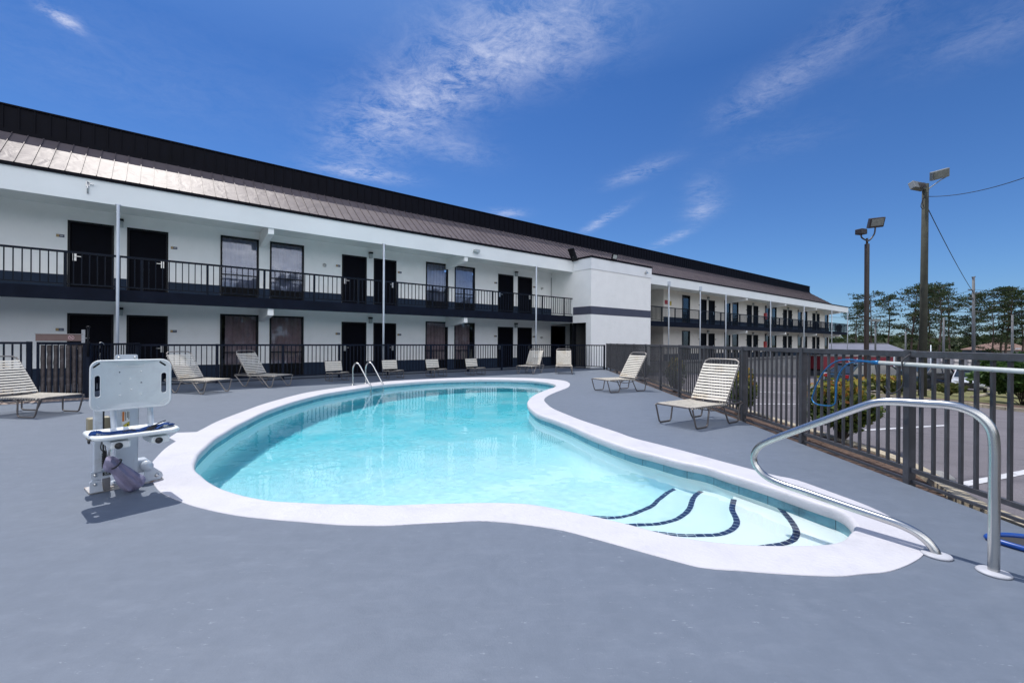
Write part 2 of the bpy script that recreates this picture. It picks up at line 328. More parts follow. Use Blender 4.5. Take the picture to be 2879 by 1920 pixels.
def inside(P,x,y):
    c=False; n=len(P)
    for i in range(n):
        x0,y0=P[i]; x1,y1=P[i-1]
        if (y0>y)!=(y1>y) and x<(x1-x0)*(y-y0)/(y1-y0)+x0: c=not c
    return c
mb=MB(); W0=offs(TB,.012); n=len(W0)
Wc=offs(TB,-.10); cf=[-.245]
vs=[(x,y,-.245) for x,y in W0]+[(x,y,floor_z(x,y)+.16) for x,y in W0]+[(x,y,floor_z(x,y)+.04) for x,y in offs(W0,-.05)]+[(x,y,floor_z(x,y)) for x,y in offs(W0,-.17)]
fs=[]
for k in range(3): fs+=[(k*n+i,k*n+(i+1)%n,(k+1)*n+(i+1)%n,(k+1)*n+i) for i in range(n)]
mb.add(vs,fs,True)
FL=offs(W0,-.17); pts=[Vector(p) for p in FL]; ed=[(i,(i+1)%n) for i in range(n)]
IL=offs(W0,-.35)
for i in range(-12,7):
    for j in range(5,33):
        x,y=i*.5,j*.5
        if inside(IL,x,y): pts.append(Vector((x,y)))
v2,e2,f2,*_=delaunay_2d_cdt(pts,ed,[],1,1e-5)
vv=[Vector((p.x,p.y,floor_z(p.x,p.y))) for p in v2]; mb.add(vv,up_faces(vv,[tuple(f) for f in f2]),True)
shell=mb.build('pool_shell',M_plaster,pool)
ST=[[(1.88,5.06),(1.8,4.99),(1.69,4.87),(1.59,4.75),(1.49,4.6),(1.37,4.49),(1.21,4.37),(1.08,4.31),(.96,4.29),(.83,4.31)],
[(2.07,4.79),(1.97,4.69),(1.89,4.58),(1.8,4.41),(1.71,4.26),(1.55,4.09),(1.4,4.0),(1.26,3.96),(1.08,3.95)],
[(2.24,4.43),(2.15,4.28),(2.08,4.15),(2.02,3.96),(1.97,3.85),(1.87,3.73),(1.73,3.64),(1.6,3.62),(1.43,3.62),(1.3,3.65)],
[(2.5,4.11),(2.47,4.0),(2.42,3.82),(2.35,3.64),(2.29,3.54),(2.2,3.44),(2.1,3.38),(2.0,3.35)]]
ZS=(-.70,-.50,-.36,-.24)
def side_ext(P,d): # continue a curve straight on at both ends
    a=Vector(P[0])-Vector(P[2]); b=Vector(P[-1])-Vector(P[-3]); a.normalize(); b.normalize()
    return [tuple(Vector(P[0])+a*d)]+list(P)+[tuple(Vector(P[-1])+b*d)]
for k,(c,z) in enumerate(zip(ST,ZS)):
    cc=[(p.x,p.y) for p in catmull([(x,y,0) for x,y in c],False,5)]
    ce=side_ext(cc,.35)
    poly=ce+[(.9,2.3),(3.3,2.3),(3.5,4.9)] if k<3 else ce+[(1.95,2.6),(3.1,2.6),(3.2,4.3)]
    zb=-1.2 if k==0 else ZS[k-1]-.02
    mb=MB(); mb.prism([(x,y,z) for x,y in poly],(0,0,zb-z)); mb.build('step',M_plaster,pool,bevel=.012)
    # tile nosing: single tiles with joints, on the tread's edge
    L=[0]
    for i in range(len(cc)-1): L.append(L[-1]+math.dist(cc[i],cc[i+1]))
    def at(l):
        for i in range(len(cc)-1):
            if L[i+1]>=l:
                t=(l-L[i])/(L[i+1]-L[i]+1e-9); return Vector((cc[i][0]+(cc[i+1][0]-cc[i][0])*t,cc[i][1]+(cc[i+1][1]-cc[i][1])*t,0))
        return Vector((cc[-1][0],cc[-1][1],0))
    mb=MB(); l=.01; w_=.026
    while l<L[-1]+.28:
        def pt(q):
            if q<=L[-1]: p=at(q); t=(at(min(q+.02,L[-1]))-at(max(0,q-.02))).normalized()
            else: t=(at(L[-1])-at(L[-1]-.05)).normalized(); p=at(L[-1])+t*(q-L[-1])
            return p,Vector((-t.y,t.x,0))
        (a,na),(b,nb)=pt(l),pt(l+.068)
        Z=Vector((0,0,z+.004)); mb.quad(*(p+Z for p in (a-na*w_,b-nb*w_,b+nb*w_,a+na*w_))); l+=.0735
    mb.build('step_nosing',M_step,pool)
# ------------------------------------------------------------------ water
def water_mat():
    m,nt,bs=nodes('water'); nt.nodes.remove(bs); out=nt.nodes['Material Output']
    g=nt.nodes.new('ShaderNodeBsdfGlass'); g.inputs['IOR'].default_value=1.333; g.inputs['Roughness'].default_value=0
    nt.links.new(g.outputs[0],out.inputs['Surface'])
    va=nt.nodes.new('ShaderNodeVolumeAbsorption'); va.inputs['Color'].default_value=(.10,.80,.92,1); va.inputs['Density'].default_value=.20
    pass
    return m
random.seed(4)
WV=[]
for i in range(70):
    wl=random.choice((.5,.28,.20,.16,.13,.11,.095,.085))*random.uniform(.85,1.2); an=random.uniform(0,2*math.pi); amp=.00011*(wl/.3)**.9
    WV.append((math.cos(an)*2*math.pi/wl,math.sin(an)*2*math.pi/wl,random.uniform(0,6.28),amp))
def wave(x,y):
    q=.65+.6*noise.noise(Vector((x*.5,y*.5,3)))
    return q*sum(a*math.sin(kx*x+ky*y+p) for kx,ky,p,a in WV)
if WATER:
    mb=MB(); step=.028; WL=offs(TB,.004); grid={}; vs=[]; fs=[]
    x0,y0=-5.0,2.8; nx,ny=int(7.8/step),int(13.2/step)
    WLb=offs(TB,.075)
    ins=[[inside(WLb,x0+i*step,y0+j*step) for j in range(ny+1)] for i in range(nx+1)]
    def vid(i,j):
        if (i,j) not in grid: grid[(i,j)]=len(vs); x,y=x0+i*step,y0+j*step; vs.append((x,y,ZW+wave(x,y)))
        return grid[(i,j)]
    for i in range(nx):
        for j in range(ny):
            if ins[i][j] or ins[i+1][j] or ins[i][j+1] or ins[i+1][j+1]: fs.append((vid(i,j),vid(i+1,j),vid(i+1,j+1),vid(i,j+1)))
    mb.add(vs,fs,True); wat=mb.build('pool_water',water_mat()); tag(wat,kind='structure')
    if CAUST:
        wat.cycles.is_caustics_caster=True; sd.cycles.is_caustics_light=True
        for o in [shell]+[x for x in bpy.data.objects if x.parent==pool and x.name.startswith(('step','water'))]: o.cycles.is_caustics_receiver=True
# ------------------------------------------------------------------ motel
M_white=mat('white_stucco',(.86,.865,.85),.75,.03,2,bmp=.25,bscale=60,dirt=(.80,.81,.79),dscale=.8)
M_fascia=mat('white_fascia',(.80,.83,.83),.6,.04,.7,bmp=.08,bscale=20)
M_soffit=mat('soffit_paint',(.72,.75,.73),.8,.05,1.5)
M_dark=mat('charcoal_paint',(.020,.025,.040),.45,.25,5)
M_band=mat('blue_grey_band',(.015,.027,.052),.7,.10,3,spec=.2)
M_slab=mat('slab_paint',(.005,.008,.018),.7,.25,2.5,dirt=(.009,.012,.022),spec=.12)
M_frame=mat('black_frame',(.006,.007,.010),.45,.2,8,spec=.2)
M_door=mat('black_door',(.002,.0025,.006),.6,.2,4,spec=.08)
M_metal=mat('brushed_steel',(.55,.55,.54),.3,.12,12,met=1)
M_post=mat('white_post',(.55,.60,.66),.45,.06,6)
M_concrete=mat('grey_concrete',(.22,.22,.22),.85,.2,2,bmp=.3)
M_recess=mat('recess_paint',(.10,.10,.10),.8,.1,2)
M_plateA=mat('tan_plate',(.35,.24,.10),.4); M_plateB=mat('navy_plate',(.015,.03,.09),.35)
M_red=mat('red_paint',(.35,.02,.02),.4); M_yel=mat('yellow_sign',(.5,.38,.05),.5)
M_lampg=mat('lamp_lens',(.42,.46,.46),.15,.1,20,spec=.8)
def roof_mat():
    m,nt,bs=nodes('bronze_roof_metal'); v=tcoord(nt)
    c=ramp(nt,noise_n(nt,v,1.3,4,.6),[(.3,(.105,.088,.094)),(.7,(.135,.114,.120))]); nt.links.new(c,bs.inputs['Base Color'])
    bs.inputs['Roughness'].default_value=.50; bs.inputs['Specular IOR Level'].default_value=.16; bs.inputs['Metallic'].default_value=.06
    n=noise_n(nt,v,2.2,2,.5,1.2); bump(nt,bs,n,.5,.03); return m
M_roof=roof_mat()
M_para=mat('black_parapet',(.004,.004,.008),.6,.2,2,spec=.10)
def glass_mat(name,tint=(.02,.03,.045),tr=.55):
    m,nt,bs=nodes(name); nt.nodes.remove(bs); out=nt.nodes['Material Output']
    g=nt.nodes.new('ShaderNodeBsdfGlossy'); g.inputs['Roughness'].default_value=.03; g.inputs['Color'].default_value=(.85,.9,1,1)
    t=nt.nodes.new('ShaderNodeBsdfTransparent'); t.inputs[0].default_value=(tr,tr,tr*1.05,1)
    fr=nt.nodes.new('ShaderNodeFresnel'); fr.inputs[0].default_value=1.7
    v=tcoord(nt); b=nt.nodes.new('ShaderNodeBump'); b.inputs['Strength'].default_value=.12; b.inputs['Distance'].default_value=.02; nt.links.new(noise_n(nt,v,1.6,2,.5),b.inputs['Height']); nt.links.new(b.outputs[0],g.inputs['Normal'])
    mx=nt.nodes.new('ShaderNodeMixShader'); nt.links.new(fr.outputs[0],mx.inputs[0]); nt.links.new(t.outputs[0],mx.inputs[1]); nt.links.new(g.outputs[0],mx.inputs[2]); nt.links.new(mx.outputs[0],out.inputs[0]); return m
M_glass=glass_mat('window_glass',tr=.85)
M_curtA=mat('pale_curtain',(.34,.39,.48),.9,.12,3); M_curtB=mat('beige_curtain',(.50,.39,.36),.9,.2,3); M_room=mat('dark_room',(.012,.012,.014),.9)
M_rail=mat('railing_paint',(.004,.008,.017),.5,.2,6,spec=.15)
mot=empty('motel_building',FP(0,0,0),math.atan2(dW.y,dW.x),'two storey white motel with black doors, balcony walkway and bronze metal roof','motel')
# local axes: x along the front, y into the building (so y = -t), z up
G2=2.74; ET=1.709
def wall_holes(mb,x0,x1,z0,z1,holes,y0,y1):
    xs=sorted({x0,x1,*[h[0] for h in holes],*[h[1] for h in holes]}); zs=sorted({z0,z1,*[h[2] for h in holes],*[h[3] for h in holes]})
    xs=[x for x in xs if x0<=x<=x1]; zs=[z for z in zs if z0<=z<=z1]
    for zi in range(len(zs)-1):
        run=None
        for xi in range(len(xs)-1):
            cx,cz=(xs[xi]+xs[xi+1])/2,(zs[zi]+zs[zi+1])/2
            hol=any(h[0]<cx<h[1] and h[2]<cz<h[3] for h in holes)
            if not hol: run=(run[0],xs[xi+1]) if run else (xs[xi],xs[xi+1])
            if hol or xi==len(xs)-2:
                if run: mb.box(run[0],run[1],y0,y1,zs[zi],zs[zi+1]); run=None
doors=[];wins=[]
for k,c in enumerate((-8.9,-1.0,6.9,14.8)):
    if c>-8: doors+= [(c-1.17,c-.15,1),(c+.15,c+1.17,-1)]
    else: doors+=[(c+.15,c+1.17,-1)]
    w0=c+3.95
    wins+= [(w0-1.35,w0-.18)]+([(w0+.18,w0+1.35)] if c<14 else [])
fd=[35.05,43.38,51.7,60.2]; fdo=[]; fwi=[(31.19,32.34)]
for c in fd: fdo+=[(c-1.2,c-.15,1),(c+.15,c+1.2,-1)]
fwi+=[(37.9,39.0),(39.35,40.5),(46.1,47.2),(47.7,48.85),(54.55,55.75),(56.2,57.4),(63.2,64.4)]
M_curt={}
random.seed(11)
def curtain(x0,x1,z0,z1,y,m,cover,side):
    mb=MB(); w=x1-x0; a,b=(x0,x0+w*cover) if side>0 else (x1-w*cover,x1)
    n=max(6,int((b-a)/.035)); ph=random.random()*6; vs=[]
    for i in range(n+1):
        x=a+(b-a)*i/n; yy=y+.055*math.sin(i*1.35+ph)+.02*math.sin(i*.47+ph)
        vs+=[(x,yy,z0),(x,yy,z1)]
    mb.add(vs,[(2*i,2*i+2,2*i+3,2*i+1) for i in range(n)],True); return mb
def add_door(x0,x1,zf,hs,far=False):
    zt=zf+2.11
    fr=MB(); y0,y1=-.012,.10; f=.055
    fr.box(x0,x0+f,y0,y1,zf+.01,zt-f).box(x1-f,x1,y0,y1,zf+.01,zt-f).box(x0,x1,y0,y1,zt-f,zt)
    d=MB().box(x0+f,x1-f,.045,.085,zf+.012,zt-f).build('door',M_door,mot)
    fr.build('door_frame',M_frame,d)
    hx=x0+f+.09 if hs>0 else x1-f-.09
    h=MB().box(hx-.04,hx+.04,.02,.045,zf+.93,zf+1.16); h.box(hx-.02,hx+.02,-.005,.02,zf+1.04,zf+1.08)
    h.box(min(hx,hx+hs*.15),max(hx,hx+hs*.15),-.02,-.005,zf+1.05,zf+1.07)
    h.build('handle',M_metal,d)
def add_window(x0,x1,zf,i,far=False):
    zt=zf+2.252; f=.055; zg=zf+.47; y0,y1=-.015,.10
    w=MB(); w.box(x0,x0+f,y0,y1,zf+.01,zt-f).box(x1-f,x1,y0,y1,zf+.01,zt-f).box(x0,x1,y0,y1,zt-f,zt).box(x0+f,x1-f,y0,y1,zg-.04,zg)
    w.box(x0+f,x1-f,y0+.02,y1,zg+.42,zg+.455)
    fr=w.build('window',M_frame,mot)
    MB().box(x0+f,x1-f,.05,.056,zg,zt-f).build('pane',M_glass,fr)
    g=MB().box(x0+f,x1-f,.055,.1,zf+.01,zg-.04)
    for k in range(9): g.box(x0+f+.02,x1-f-.02,-.002,.055,zf+.04+k*.043,zf+.058+k*.043)
    for k in range(5): xx=x0+f+.02+(x1-x0-2*f-.06)*k/4; g.box(xx,xx+.02,.0,.055,zf+.03,zg-.05)
    g.build('vent_grille',M_frame,fr)
    up=zf>1; far=far or x0>22
    if up: m,cv=(M_curtA,1.0)
    else: m,cv=((M_curtB,random.choice((1.0,.45,.9))) if not far else (M_curtA,random.choice((1,.5))))
    curtain(x0+f,x1-f,zg,zt-f,.19,m,cv,random.choice((1,-1))).build('curtain',m,fr)
allh={0:[],1:[]}
for lv in (0,1):
    zf=lv*G2
    for x0,x1,hs in doors+fdo: allh[lv].append((x0,x1,zf,zf+2.11))
    for x0,x1 in wins+fwi: allh[lv].append((x0,x1,zf,zf+2.252))
XL=-14.0; XR1=18.95; XB0,XB1=17.42,22.68; XW0,XW1=28.7,64.8
TOPW=5.25
mb=MB()
for lv in (0,1): wall_holes(mb,XL,XR1,lv*G2,(G2 if lv==0 else TOPW),[h for h in allh[lv] if h[1]<=XR1],0,.18)
mb.build('wall',M_white,mot)
mb=MB()
for lv in (0,1): wall_holes(mb,XW0,XW1,lv*G2,(G2 if lv==0 else TOPW),[h for h in allh[lv] if h[0]>=XW0],0,.18)
mb.box(XW1-.18,XW1,.18,9,0,TOPW); mb.box(XW0,XW0+.18,.18,6,0,TOPW)
tag(mb.build('wall',mat('cream_stucco',(.80,.75,.68),.75,.05,2,bmp=.2,bscale=60),mot),'cream painted wall of the far wing')
# return wall and breezeway
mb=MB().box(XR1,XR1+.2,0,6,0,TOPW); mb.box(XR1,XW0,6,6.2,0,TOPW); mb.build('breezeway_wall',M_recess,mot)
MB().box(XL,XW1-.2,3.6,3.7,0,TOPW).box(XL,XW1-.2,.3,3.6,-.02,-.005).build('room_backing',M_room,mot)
# blue-grey dado band between openings
for lv in (0,1):
    zf=lv*G2
    for a,b in ((XL,XR1),(XW0,XW1)):
        hs=sorted((h[0],h[1]) for h in allh[lv] if h[0]>=a and h[1]<=b); x=a
        for h0,h1 in hs+[(b,b)]:
            if h0-x>.02: MB().box(x,h0-.003,-.004,.0,zf,zf+.495).build('dado_band',M_band,mot)
            x=h1+.003
for lv in (0,1):
    for x0,x1,hs in doors+fdo: add_door(x0,x1,lv*G2,hs)
    for i,(x0,x1) in enumerate(wins+fwi): add_window(x0,x1,lv*G2,i)
# walkway slab, edge beam, soffit
MB().box(XL,XB0,-ET+.02,0,2.52,2.735).box(XB1,65.72,-ET+.02,0,2.52,2.735).box(XR1,XW0,0,6,2.52,2.735).box(XW1,65.7,0,9,2.52,2.735).build('walkway_slab',M_soffit,mot)
mb=MB().box(XL,XB0-.005,-ET,-ET+.1,2.405,2.742).box(XB1,65.74,-ET,-ET+.1,2.405,2.742).box(65.66,65.74,-ET+.1,9,2.405,2.742); mb.build('slab_edge',M_slab,mot)
# ledges under the slab and under the soffit (corbels)
for x in (-5.0,2.88,10.62,38.4,46.6,54.9,62.8):
    for zt in (2.52,5.25):
        zl=zt-.12
        mb=MB().prism([(x-.085,-ET+.02+.03,zt),(x-.085,-ET+.02+.03,zt-.34),(x-.085,-ET+.22,zt-.36),(x-.085,-.0,zt-.50),(x-.085,-.0,zt)],(.17,0,0)); mb.build('corbel',M_white,mot,bevel=.006)
MB().box(XL,XB0,-ET+.06,0,5.25,5.33).box(XB1,65.7,-ET+.06,0,5.25,5.33).box(XR1,XW0,0,6,5.25,5.33).build('soffit',M_soffit,mot)
mb=MB().box(XL,XB0-.004,-ET,-ET+.06,5.108,5.72).box(XB1,65.74,-ET,-ET+.06,5.108,5.72).box(65.68,65.74,-ET+.06,9,5.108,5.72)
for x in range(-13,66,5):
    if not XB0-.5<x+.37<XB1+.5: mb.box(x+.37,x+.378,-ET-.0015,-ET,5.12,5.71)
mb.build('fascia',M_fascia,mot)
mb=MB().box(XL,XB0-.004,-ET-.05,-ET+.04,5.722,5.81).box(XB1,65.8,-ET-.05,-ET+.04,5.722,5.81).box(65.7,65.8,-ET+.04,9,5.722,5.81); mb.build('drip_edge',M_para,mot)
# sloped metal roof with standing seams
y0,z0,y1,z1=-ET-.02,5.812,-ET+1.52,7.02
XE=59.6; XP=57.7
mb=MB(); mb.add([(XL,y0,z0),(XE,y0,z0),(XP,y1,z1),(XL,y1,z1),(XE,8,z0),(XP,6.5,z1)],[(0,1,2,3),(1,4,5,2)])
x=XL+.1
while x<XE-.05:
    b=min(x,XP-.02); t=1.0 if x<=XP else (XE-x)/(XE-XP)
    e=Vector((x,y0,z0)); f=Vector((x,y0+(y1-y0)*t,z0+(z1-z0)*t)); mb.bar(e+Vector((0,-.01,.008)),f+Vector((0,-.01,.008)),.016,.034,up=(0,-.6,.8)); x+=.3045
mb.add([(XE,y0,z0-.005),(65.74,y0,z0-.005),(65.74,8,z0-.005),(XE,8,z0-.005)],[(0,1,2,3)])
mb.build('roof',M_roof,mot)
mb=MB().box(XL,XP,y1-.01,y1+.12,z1-.03,7.10)
mb.box(XL,XP+.04,y1+.06,y1+.16,7.10,7.77); mb.box(XL,XP+.05,y1+.02,y1+.18,7.77,7.81); mb.box(XP-.06,XP+.04,y1+.16,7,7.02,7.77)
mb.box(XL,XP+.04,y1+.02,y1+.06,7.09,7.13)
x=XL+.2
while x<XP: mb.box(x,x+.03,y1+.035,y1+.06,7.13,7.77); x+=.3045
mb.build('parapet',M_para,mot)
MB().box(XL,XP,y1+.16,12,6.9,7.0).build('flat_roof',M_concrete,mot)
# railing of the upper walkway, one piece per bay
def railing(x0,x1,y=-ET+.05,z=G2,along='x',sp=.152,name='railing'):
    mb=MB()
    def B(a0,a1,b0,b1,c0,c1):
        if along=='x': mb.box(a0,a1,b0,b1,c0,c1)
        else: mb.box(b0,b1,a0,a1,c0,c1)
    B(x0,x1,y-.03,y+.03,z+.915,z+.968); B(x0,x1,y-.018,y+.018,z+.07,z+.10)
    B(x0-.03,x0+.03,y-.03,y+.03,z-.15,z+.93)
    n=max(1,round((x1-x0)/sp))
    for k in range(1,n): q=x0+(x1-x0)*k/n; B(q-.0115,q+.0115,y-.0115,y+.0115,z+.10,z+.925)
    return mb.build(name,M_rail,mot)
x=-3.58-1.567*6
while x+1.567<XB0-.4: railing(x,x+1.567); x+=1.567
railing(x,XB0-.02)
x=XB1+.02
while x<64: railing(x,min(x+1.6,65.66)); x+=1.6
railing(64.3,65.66) if x<65 else None
for k in range(4): railing(-ET+.08+k*2,-ET+.08+(k+1)*2,65.68,G2,'y',.17)
# steel posts
for x in (-8.6,-.96,6.78,14.72,26.57,30.64,34.51,42.87,50.99,59.51,65.3):
    r=.038 if x<20 else .045
    mb=MB().tube([(x,-ET-.045,0),(x,-ET-.045,5.112)],r,12)
    mb.box(x-.06,x+.06,-ET-.06,-ET-.002,5.112,5.128)
    if 26<x<31: mb.box(x-.10,x+.10,-ET-.12,-ET-.002,5.13,5.42)
    mb.build('post',M_post,mot)
# lamps, number plates, vents beside the doors
for lv in (0,1):
    zf=lv*G2
    for c in (-1.0,6.9,14.8)+tuple(fd):
        m=MB().box(c-.075,c+.075,-.14,-.002,zf+2.265,zf+2.33); l=m.build('wall_lamp',M_frame,mot)
        MB().box(c-.062,c+.062,-.13,-.01,zf+2.08,zf+2.262).build('lamp_lens',M_lampg,l,bevel=.01)
        for sx,q in ((-1,c-1.17-.15),(1,c+1.17+.15)):
            p=MB().box(q-.085,q+.085,-.02,-.005,zf+1.58,zf+1.66); pl=p.build('number_plate',M_plateB,mot)
            MB().box(q-.083,q-.02,-.024,-.0205,zf+1.582,zf+1.658).build('plate_mark',M_plateA,pl)
            t=MB(); 
            for k in range(3): t.box(q+.0+k*.022,q+.014+k*.022,-.0225,-.0205,zf+1.605,zf+1.635)
            t.build('plate_digits',M_lampg,pl)
for x,z in ((5.05,1.58),(16.67,1.58)):
    for lv in (0,1):
        if lv==0 and x<10: continue
        MB().lathe((x,-.002,lv*G2+z),[(.07,0),(.07,.03),(.045,.07),(.045,.11),(.0,.12)],14,(0,-1,0)).build('vent_hood',M_metal,mot)
for x,z in ((46.0,3.95),(46.0,1.2)): MB().box(x-.18,x+.18,-.18,-.004,z-.3,z+.3).build('extinguisher_cabinet',M_red,mot,bevel=.01)
MB().box(28.85,29.2,-.03,-.004,4.15,4.45).build('sign_plate',M_red,mot); MB().box(29.45,29.7,-.03,-.004,4.1,4.4).build('sign_plate',M_yel,mot)
# stair block
yb=-2.989
blk=MB()
blk.box(XB0,XB1,yb,yb+.2,0,5.72); blk.box(XB1-.2,XB1,yb+.2,-.0,0,5.72)
blk.box(XB0,XB0+.2,yb+.2,0,2.36,5.72); blk.box(XB0,XB0+.2,yb+.2,yb+.34,0,2.36)
bl=blk.build('stair_block',M_white,mot)
M_white2=mat('white_block_band',(.80,.82,.83),.6,.04,1)
MB().box(XB0-.035,XB1+.04,yb-.035,yb+.02,5.14,5.722).box(XB0-.035,XB0+.02,yb+.02,-ET-.05,5.14,5.722).build('parapet_band',M_white2,bl)
MB().box(XB0-.006,XB1+.006,yb-.006,yb,2.79,3.21).box(XB0-.006,XB0,yb,-ET-.01,2.79,3.21).build('painted_stripe',mat('slate_stripe',(.060,.066,.100),.6,.08,2),bl)
MB().box(XB0-.07,XB1+.07,yb-.07,yb+.12,5.724,5.815).box(XB0-.07,XB0+.1,yb+.12,-ET-.052,5.724,5.815).box(XB0+.1,XB1,yb+.12,-ET,5.70,5.80).build('drip_edge',M_para,bl)
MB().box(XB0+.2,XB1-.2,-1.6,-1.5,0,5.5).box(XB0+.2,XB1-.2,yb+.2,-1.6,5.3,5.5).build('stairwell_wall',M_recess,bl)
mb=MB(); mb.box(XB0-.01,XB0+.21,-ET-.05,-ET+.03,0,2.36); mb.box(XB0-.012,XB0+.21,yb+.34,-ET-.05,2.33,2.362).box(XB0-.012,XB0+.21,yb+.338,yb+.40,0,2.33); mb.build('doorway_frame',M_frame,bl)
# floodlights on the block: one seen from behind on the left side, one on the front
mb=MB(); mb.obox((XB0-.36,-2.02,5.96),(1,0,.55),(0,1,0),(-.55,0,1),.03,.20,.36); mb.build('floodlight',M_frame,bl)
MB().bar((XB0-.05,-2.02,5.6),(XB0-.32,-2.02,5.85),.04,.03).build('floodlight_bracket',M_white2,bl)
mb=MB(); mb.obox((19.05,yb-.2,5.93),(1,0,0),(0,1,.35),(0,-.35,1),.20,.035,.14); o=mb.build('floodlight',M_frame,bl)
mb=MB(); mb.obox((19.05,yb-.235,5.918),(1,0,0),(0,1,.35),(0,-.35,1),.155,.006,.10); mb.build('lamp_lens',M_lampg,o)
MB().bar((19.05,yb,5.77),(19.05,yb-.19,5.84),.05,.03).build('floodlight_bracket',M_frame,bl)
mb=MB().box(22.0,22.2,yb-.16,yb-.04,5.36,5.40); mb.lathe((22.1,yb-.10,5.40),[(.08,0),(.07,.06),(.03,.11),(0,.12)],12); mb.build('small_floodlight',M_metal,bl)
# fittings on the fascia
mb=MB(); mb.tube([(-.98-.6,-ET-.03,5.62),(-1.58,-ET-.03,5.30)],.018,8); mb.bar((-1.58,-ET-.0,5.60),(-1.46,-ET-.06,5.56),.02,.03); mb.box(-1.61,-1.55,-ET-.02,-ET-.001,5.5,5.63); mb.build('fascia_bracket',M_metal,mot)
mb=MB().box(10.95,11.25,-ET-.12,-ET-.001,5.36,5.46); mb.box(10.97,11.23,-ET-.16,-ET-.12,5.34,5.47); mb.build('fascia_light',M_lampg,mot,bevel=.008)
MB().box(22.7,66,-ET+.1,.1,-3.6,-.01).box(XL,XB0,-ET+.1,.1,-.3,-.02).box(XB0,XB1,yb,.1,-.3,-.001).build('foundation',M_concrete,mot)
MB().box(22.7,65.9,-ET-.1,.1,-.008,.0).build('lower_walkway',M_concrete,mot)
# ------------------------------------------------------------------ fences
M_fence=mat('fence_paint_charcoal',(.042,.043,.050),.5,.18,5,bmp=.15,bscale=50,dirt=(.07,.072,.085),dscale=5)
M_fenceB=mat('fence_paint_navy',(.006,.010,.022),.5,.2,6,spec=.15)
def fence(name,pts,label,m,hp=1.215,sp=.118,pick=.020,top=(.05,.05),post=.055,zb=.0,close=False,group=None,gates=(),low=True,zpost=-.12):
    root=empty(name,(pts[0][0],pts[0][1],0),0,label,'fence',group); o0=Vector((pts[0][0],pts[0][1],0))
    for i in range(len(pts)-1):
        a=Vector((pts[i][0],pts[i][1],0))-o0; b=Vector((pts[i+1][0],pts[i+1][1],0))-o0; d=(b-a); L=d.length; d.normalize(); n=Vector((-d.y,d.x,0))
        MB().obox(a+Vector((0,0,(hp+zpost)/2)),d,n,(0,0,1),post/2,post/2,(hp-zpost)/2+.004).build('fence_post',m,root,bevel=.003,seg=1)
        p=a+d*(post/2); q=b-d*(post/2); Z=lambda z:Vector((0,0,z))
        MB().bar(p+Z(hp-top[1]/2-.004),q+Z(hp-top[1]/2-.004),top[0]-.006,top[1]).build('top_rail',m,root,bevel=.003,seg=1)
        MB().bar(p+Z(zb+.14),q+Z(zb+.14),.034,.042).build('bottom_rail',m,root,bevel=.002,seg=1)
        if low: MB().bar(p+Z(zb+.035),q+Z(zb+.035),.02,.024).build('ground_rail',m,root)
        k=max(2,round((L)/sp)); mb=MB()
        for j in range(1,k):
            c=a+d*(L*j/k); mb.obox(c+Z((zb+.161+hp-top[1]-.006)/2),d,n,(0,0,1),pick/2,pick/2,(hp-top[1]-.006-zb-.161)/2)
        mb.build('picket_panel',m,root)
    e=Vector((pts[-1][0],pts[-1][1],0))-o0
    MB().obox(e+Vector((0,0,(hp+zpost)/2)),d,n,(0,0,1),post/2,post/2,(hp-zpost)/2+.004).build('fence_post',m,root,bevel=.003,seg=1)
    return root
SY=[.93,2.6,4.27,5.95,7.62,9.29,10.9,12.5,14.15,15.8,17.3,18.9,20.5,21.5]
side=fence('side_fence',[(FX(y),y) for y in SY],'charcoal picket fence between the pool deck and the parking lot',M_fence,hp=1.285,sp=.128,pick=.024,top=(.055,.06),post=.07)
C0=FP(16.2,1.86); cor=(FX(21.5),21.5)
cpts=[(p.x,p.y) for p in (FP(-.49+1.8544*k,1.86) for k in range(10))]
back=fence('back_fence',cpts+[(cor[0]-.12,cor[1]+.02)],'navy picket fence running behind the pool chairs along the motel walkway',M_fenceB,hp=1.215,sp=.135,pick=.023,top=(.05,.055),post=.075)
GT=4.3; gB=FP(-2.13,GT); gR=FP(-1.33,GT)
ret=fence('short_return_fence',[(gR.x+.03,gR.y+.02),(cpts[0][0]+.02,cpts[0][1]-.07)],'short navy fence piece between the gate and the long back fence',M_fenceB,hp=1.25,sp=.14,post=.07,low=False)
lf=fence('left_fence',[(FP(-2.24-1.6*k,GT).x,FP(-2.24-1.6*k,GT).y) for k in range(4)],'navy picket fence left of the weathered gate, behind the left lounger',M_fenceB,hp=1.285,sp=.125,pick=.028,post=.085)
M_weather=mat('weathered_wood',(.10,.085,.085),.9,.35,9,bmp=.6,bscale=25,dirt=(.22,.21,.22),dscale=6)
gate=empty('pool_gate',gB,math.atan2(dW.y,dW.x),'dark pool gate filled with round weathered wooden poles','gate')
MB().box(0,.04,-.03,.03,.05,1.28).box(.73,.77,-.03,.03,.05,1.28).box(.04,.73,-.03,.03,1.22,1.28).box(.04,.73,-.03,.03,.05,.11).build('gate_frame',M_fenceB,gate)
for k in range(7):
    x=.09+k*.0985; mb=MB(); pts=[(x+random.uniform(-.003,.003),.045,.11+z*.10) for z in range(12)]; mb.tube(pts,[.037+random.uniform(-.004,.004) for _ in pts],10); mb.build('wooden_pole',M_weather,gate)
mb=MB()
for k in range(6): mb.box(.13+k*.0985,.149+k*.0985,-.028,-.005,.11,1.22)
mb.build('picket_panel',M_fenceB,gate)
MB().box(.775,.84,-.05,.05,0,1.30).build('gate_post',M_fenceB,gate)
g2=FP(-1.36,GT+.05)
lt=empty('gate_latch',(g2.x,g2.y,0),math.atan2(dW.y,dW.x),'tall grey latch assembly on top of the gate post','latch')
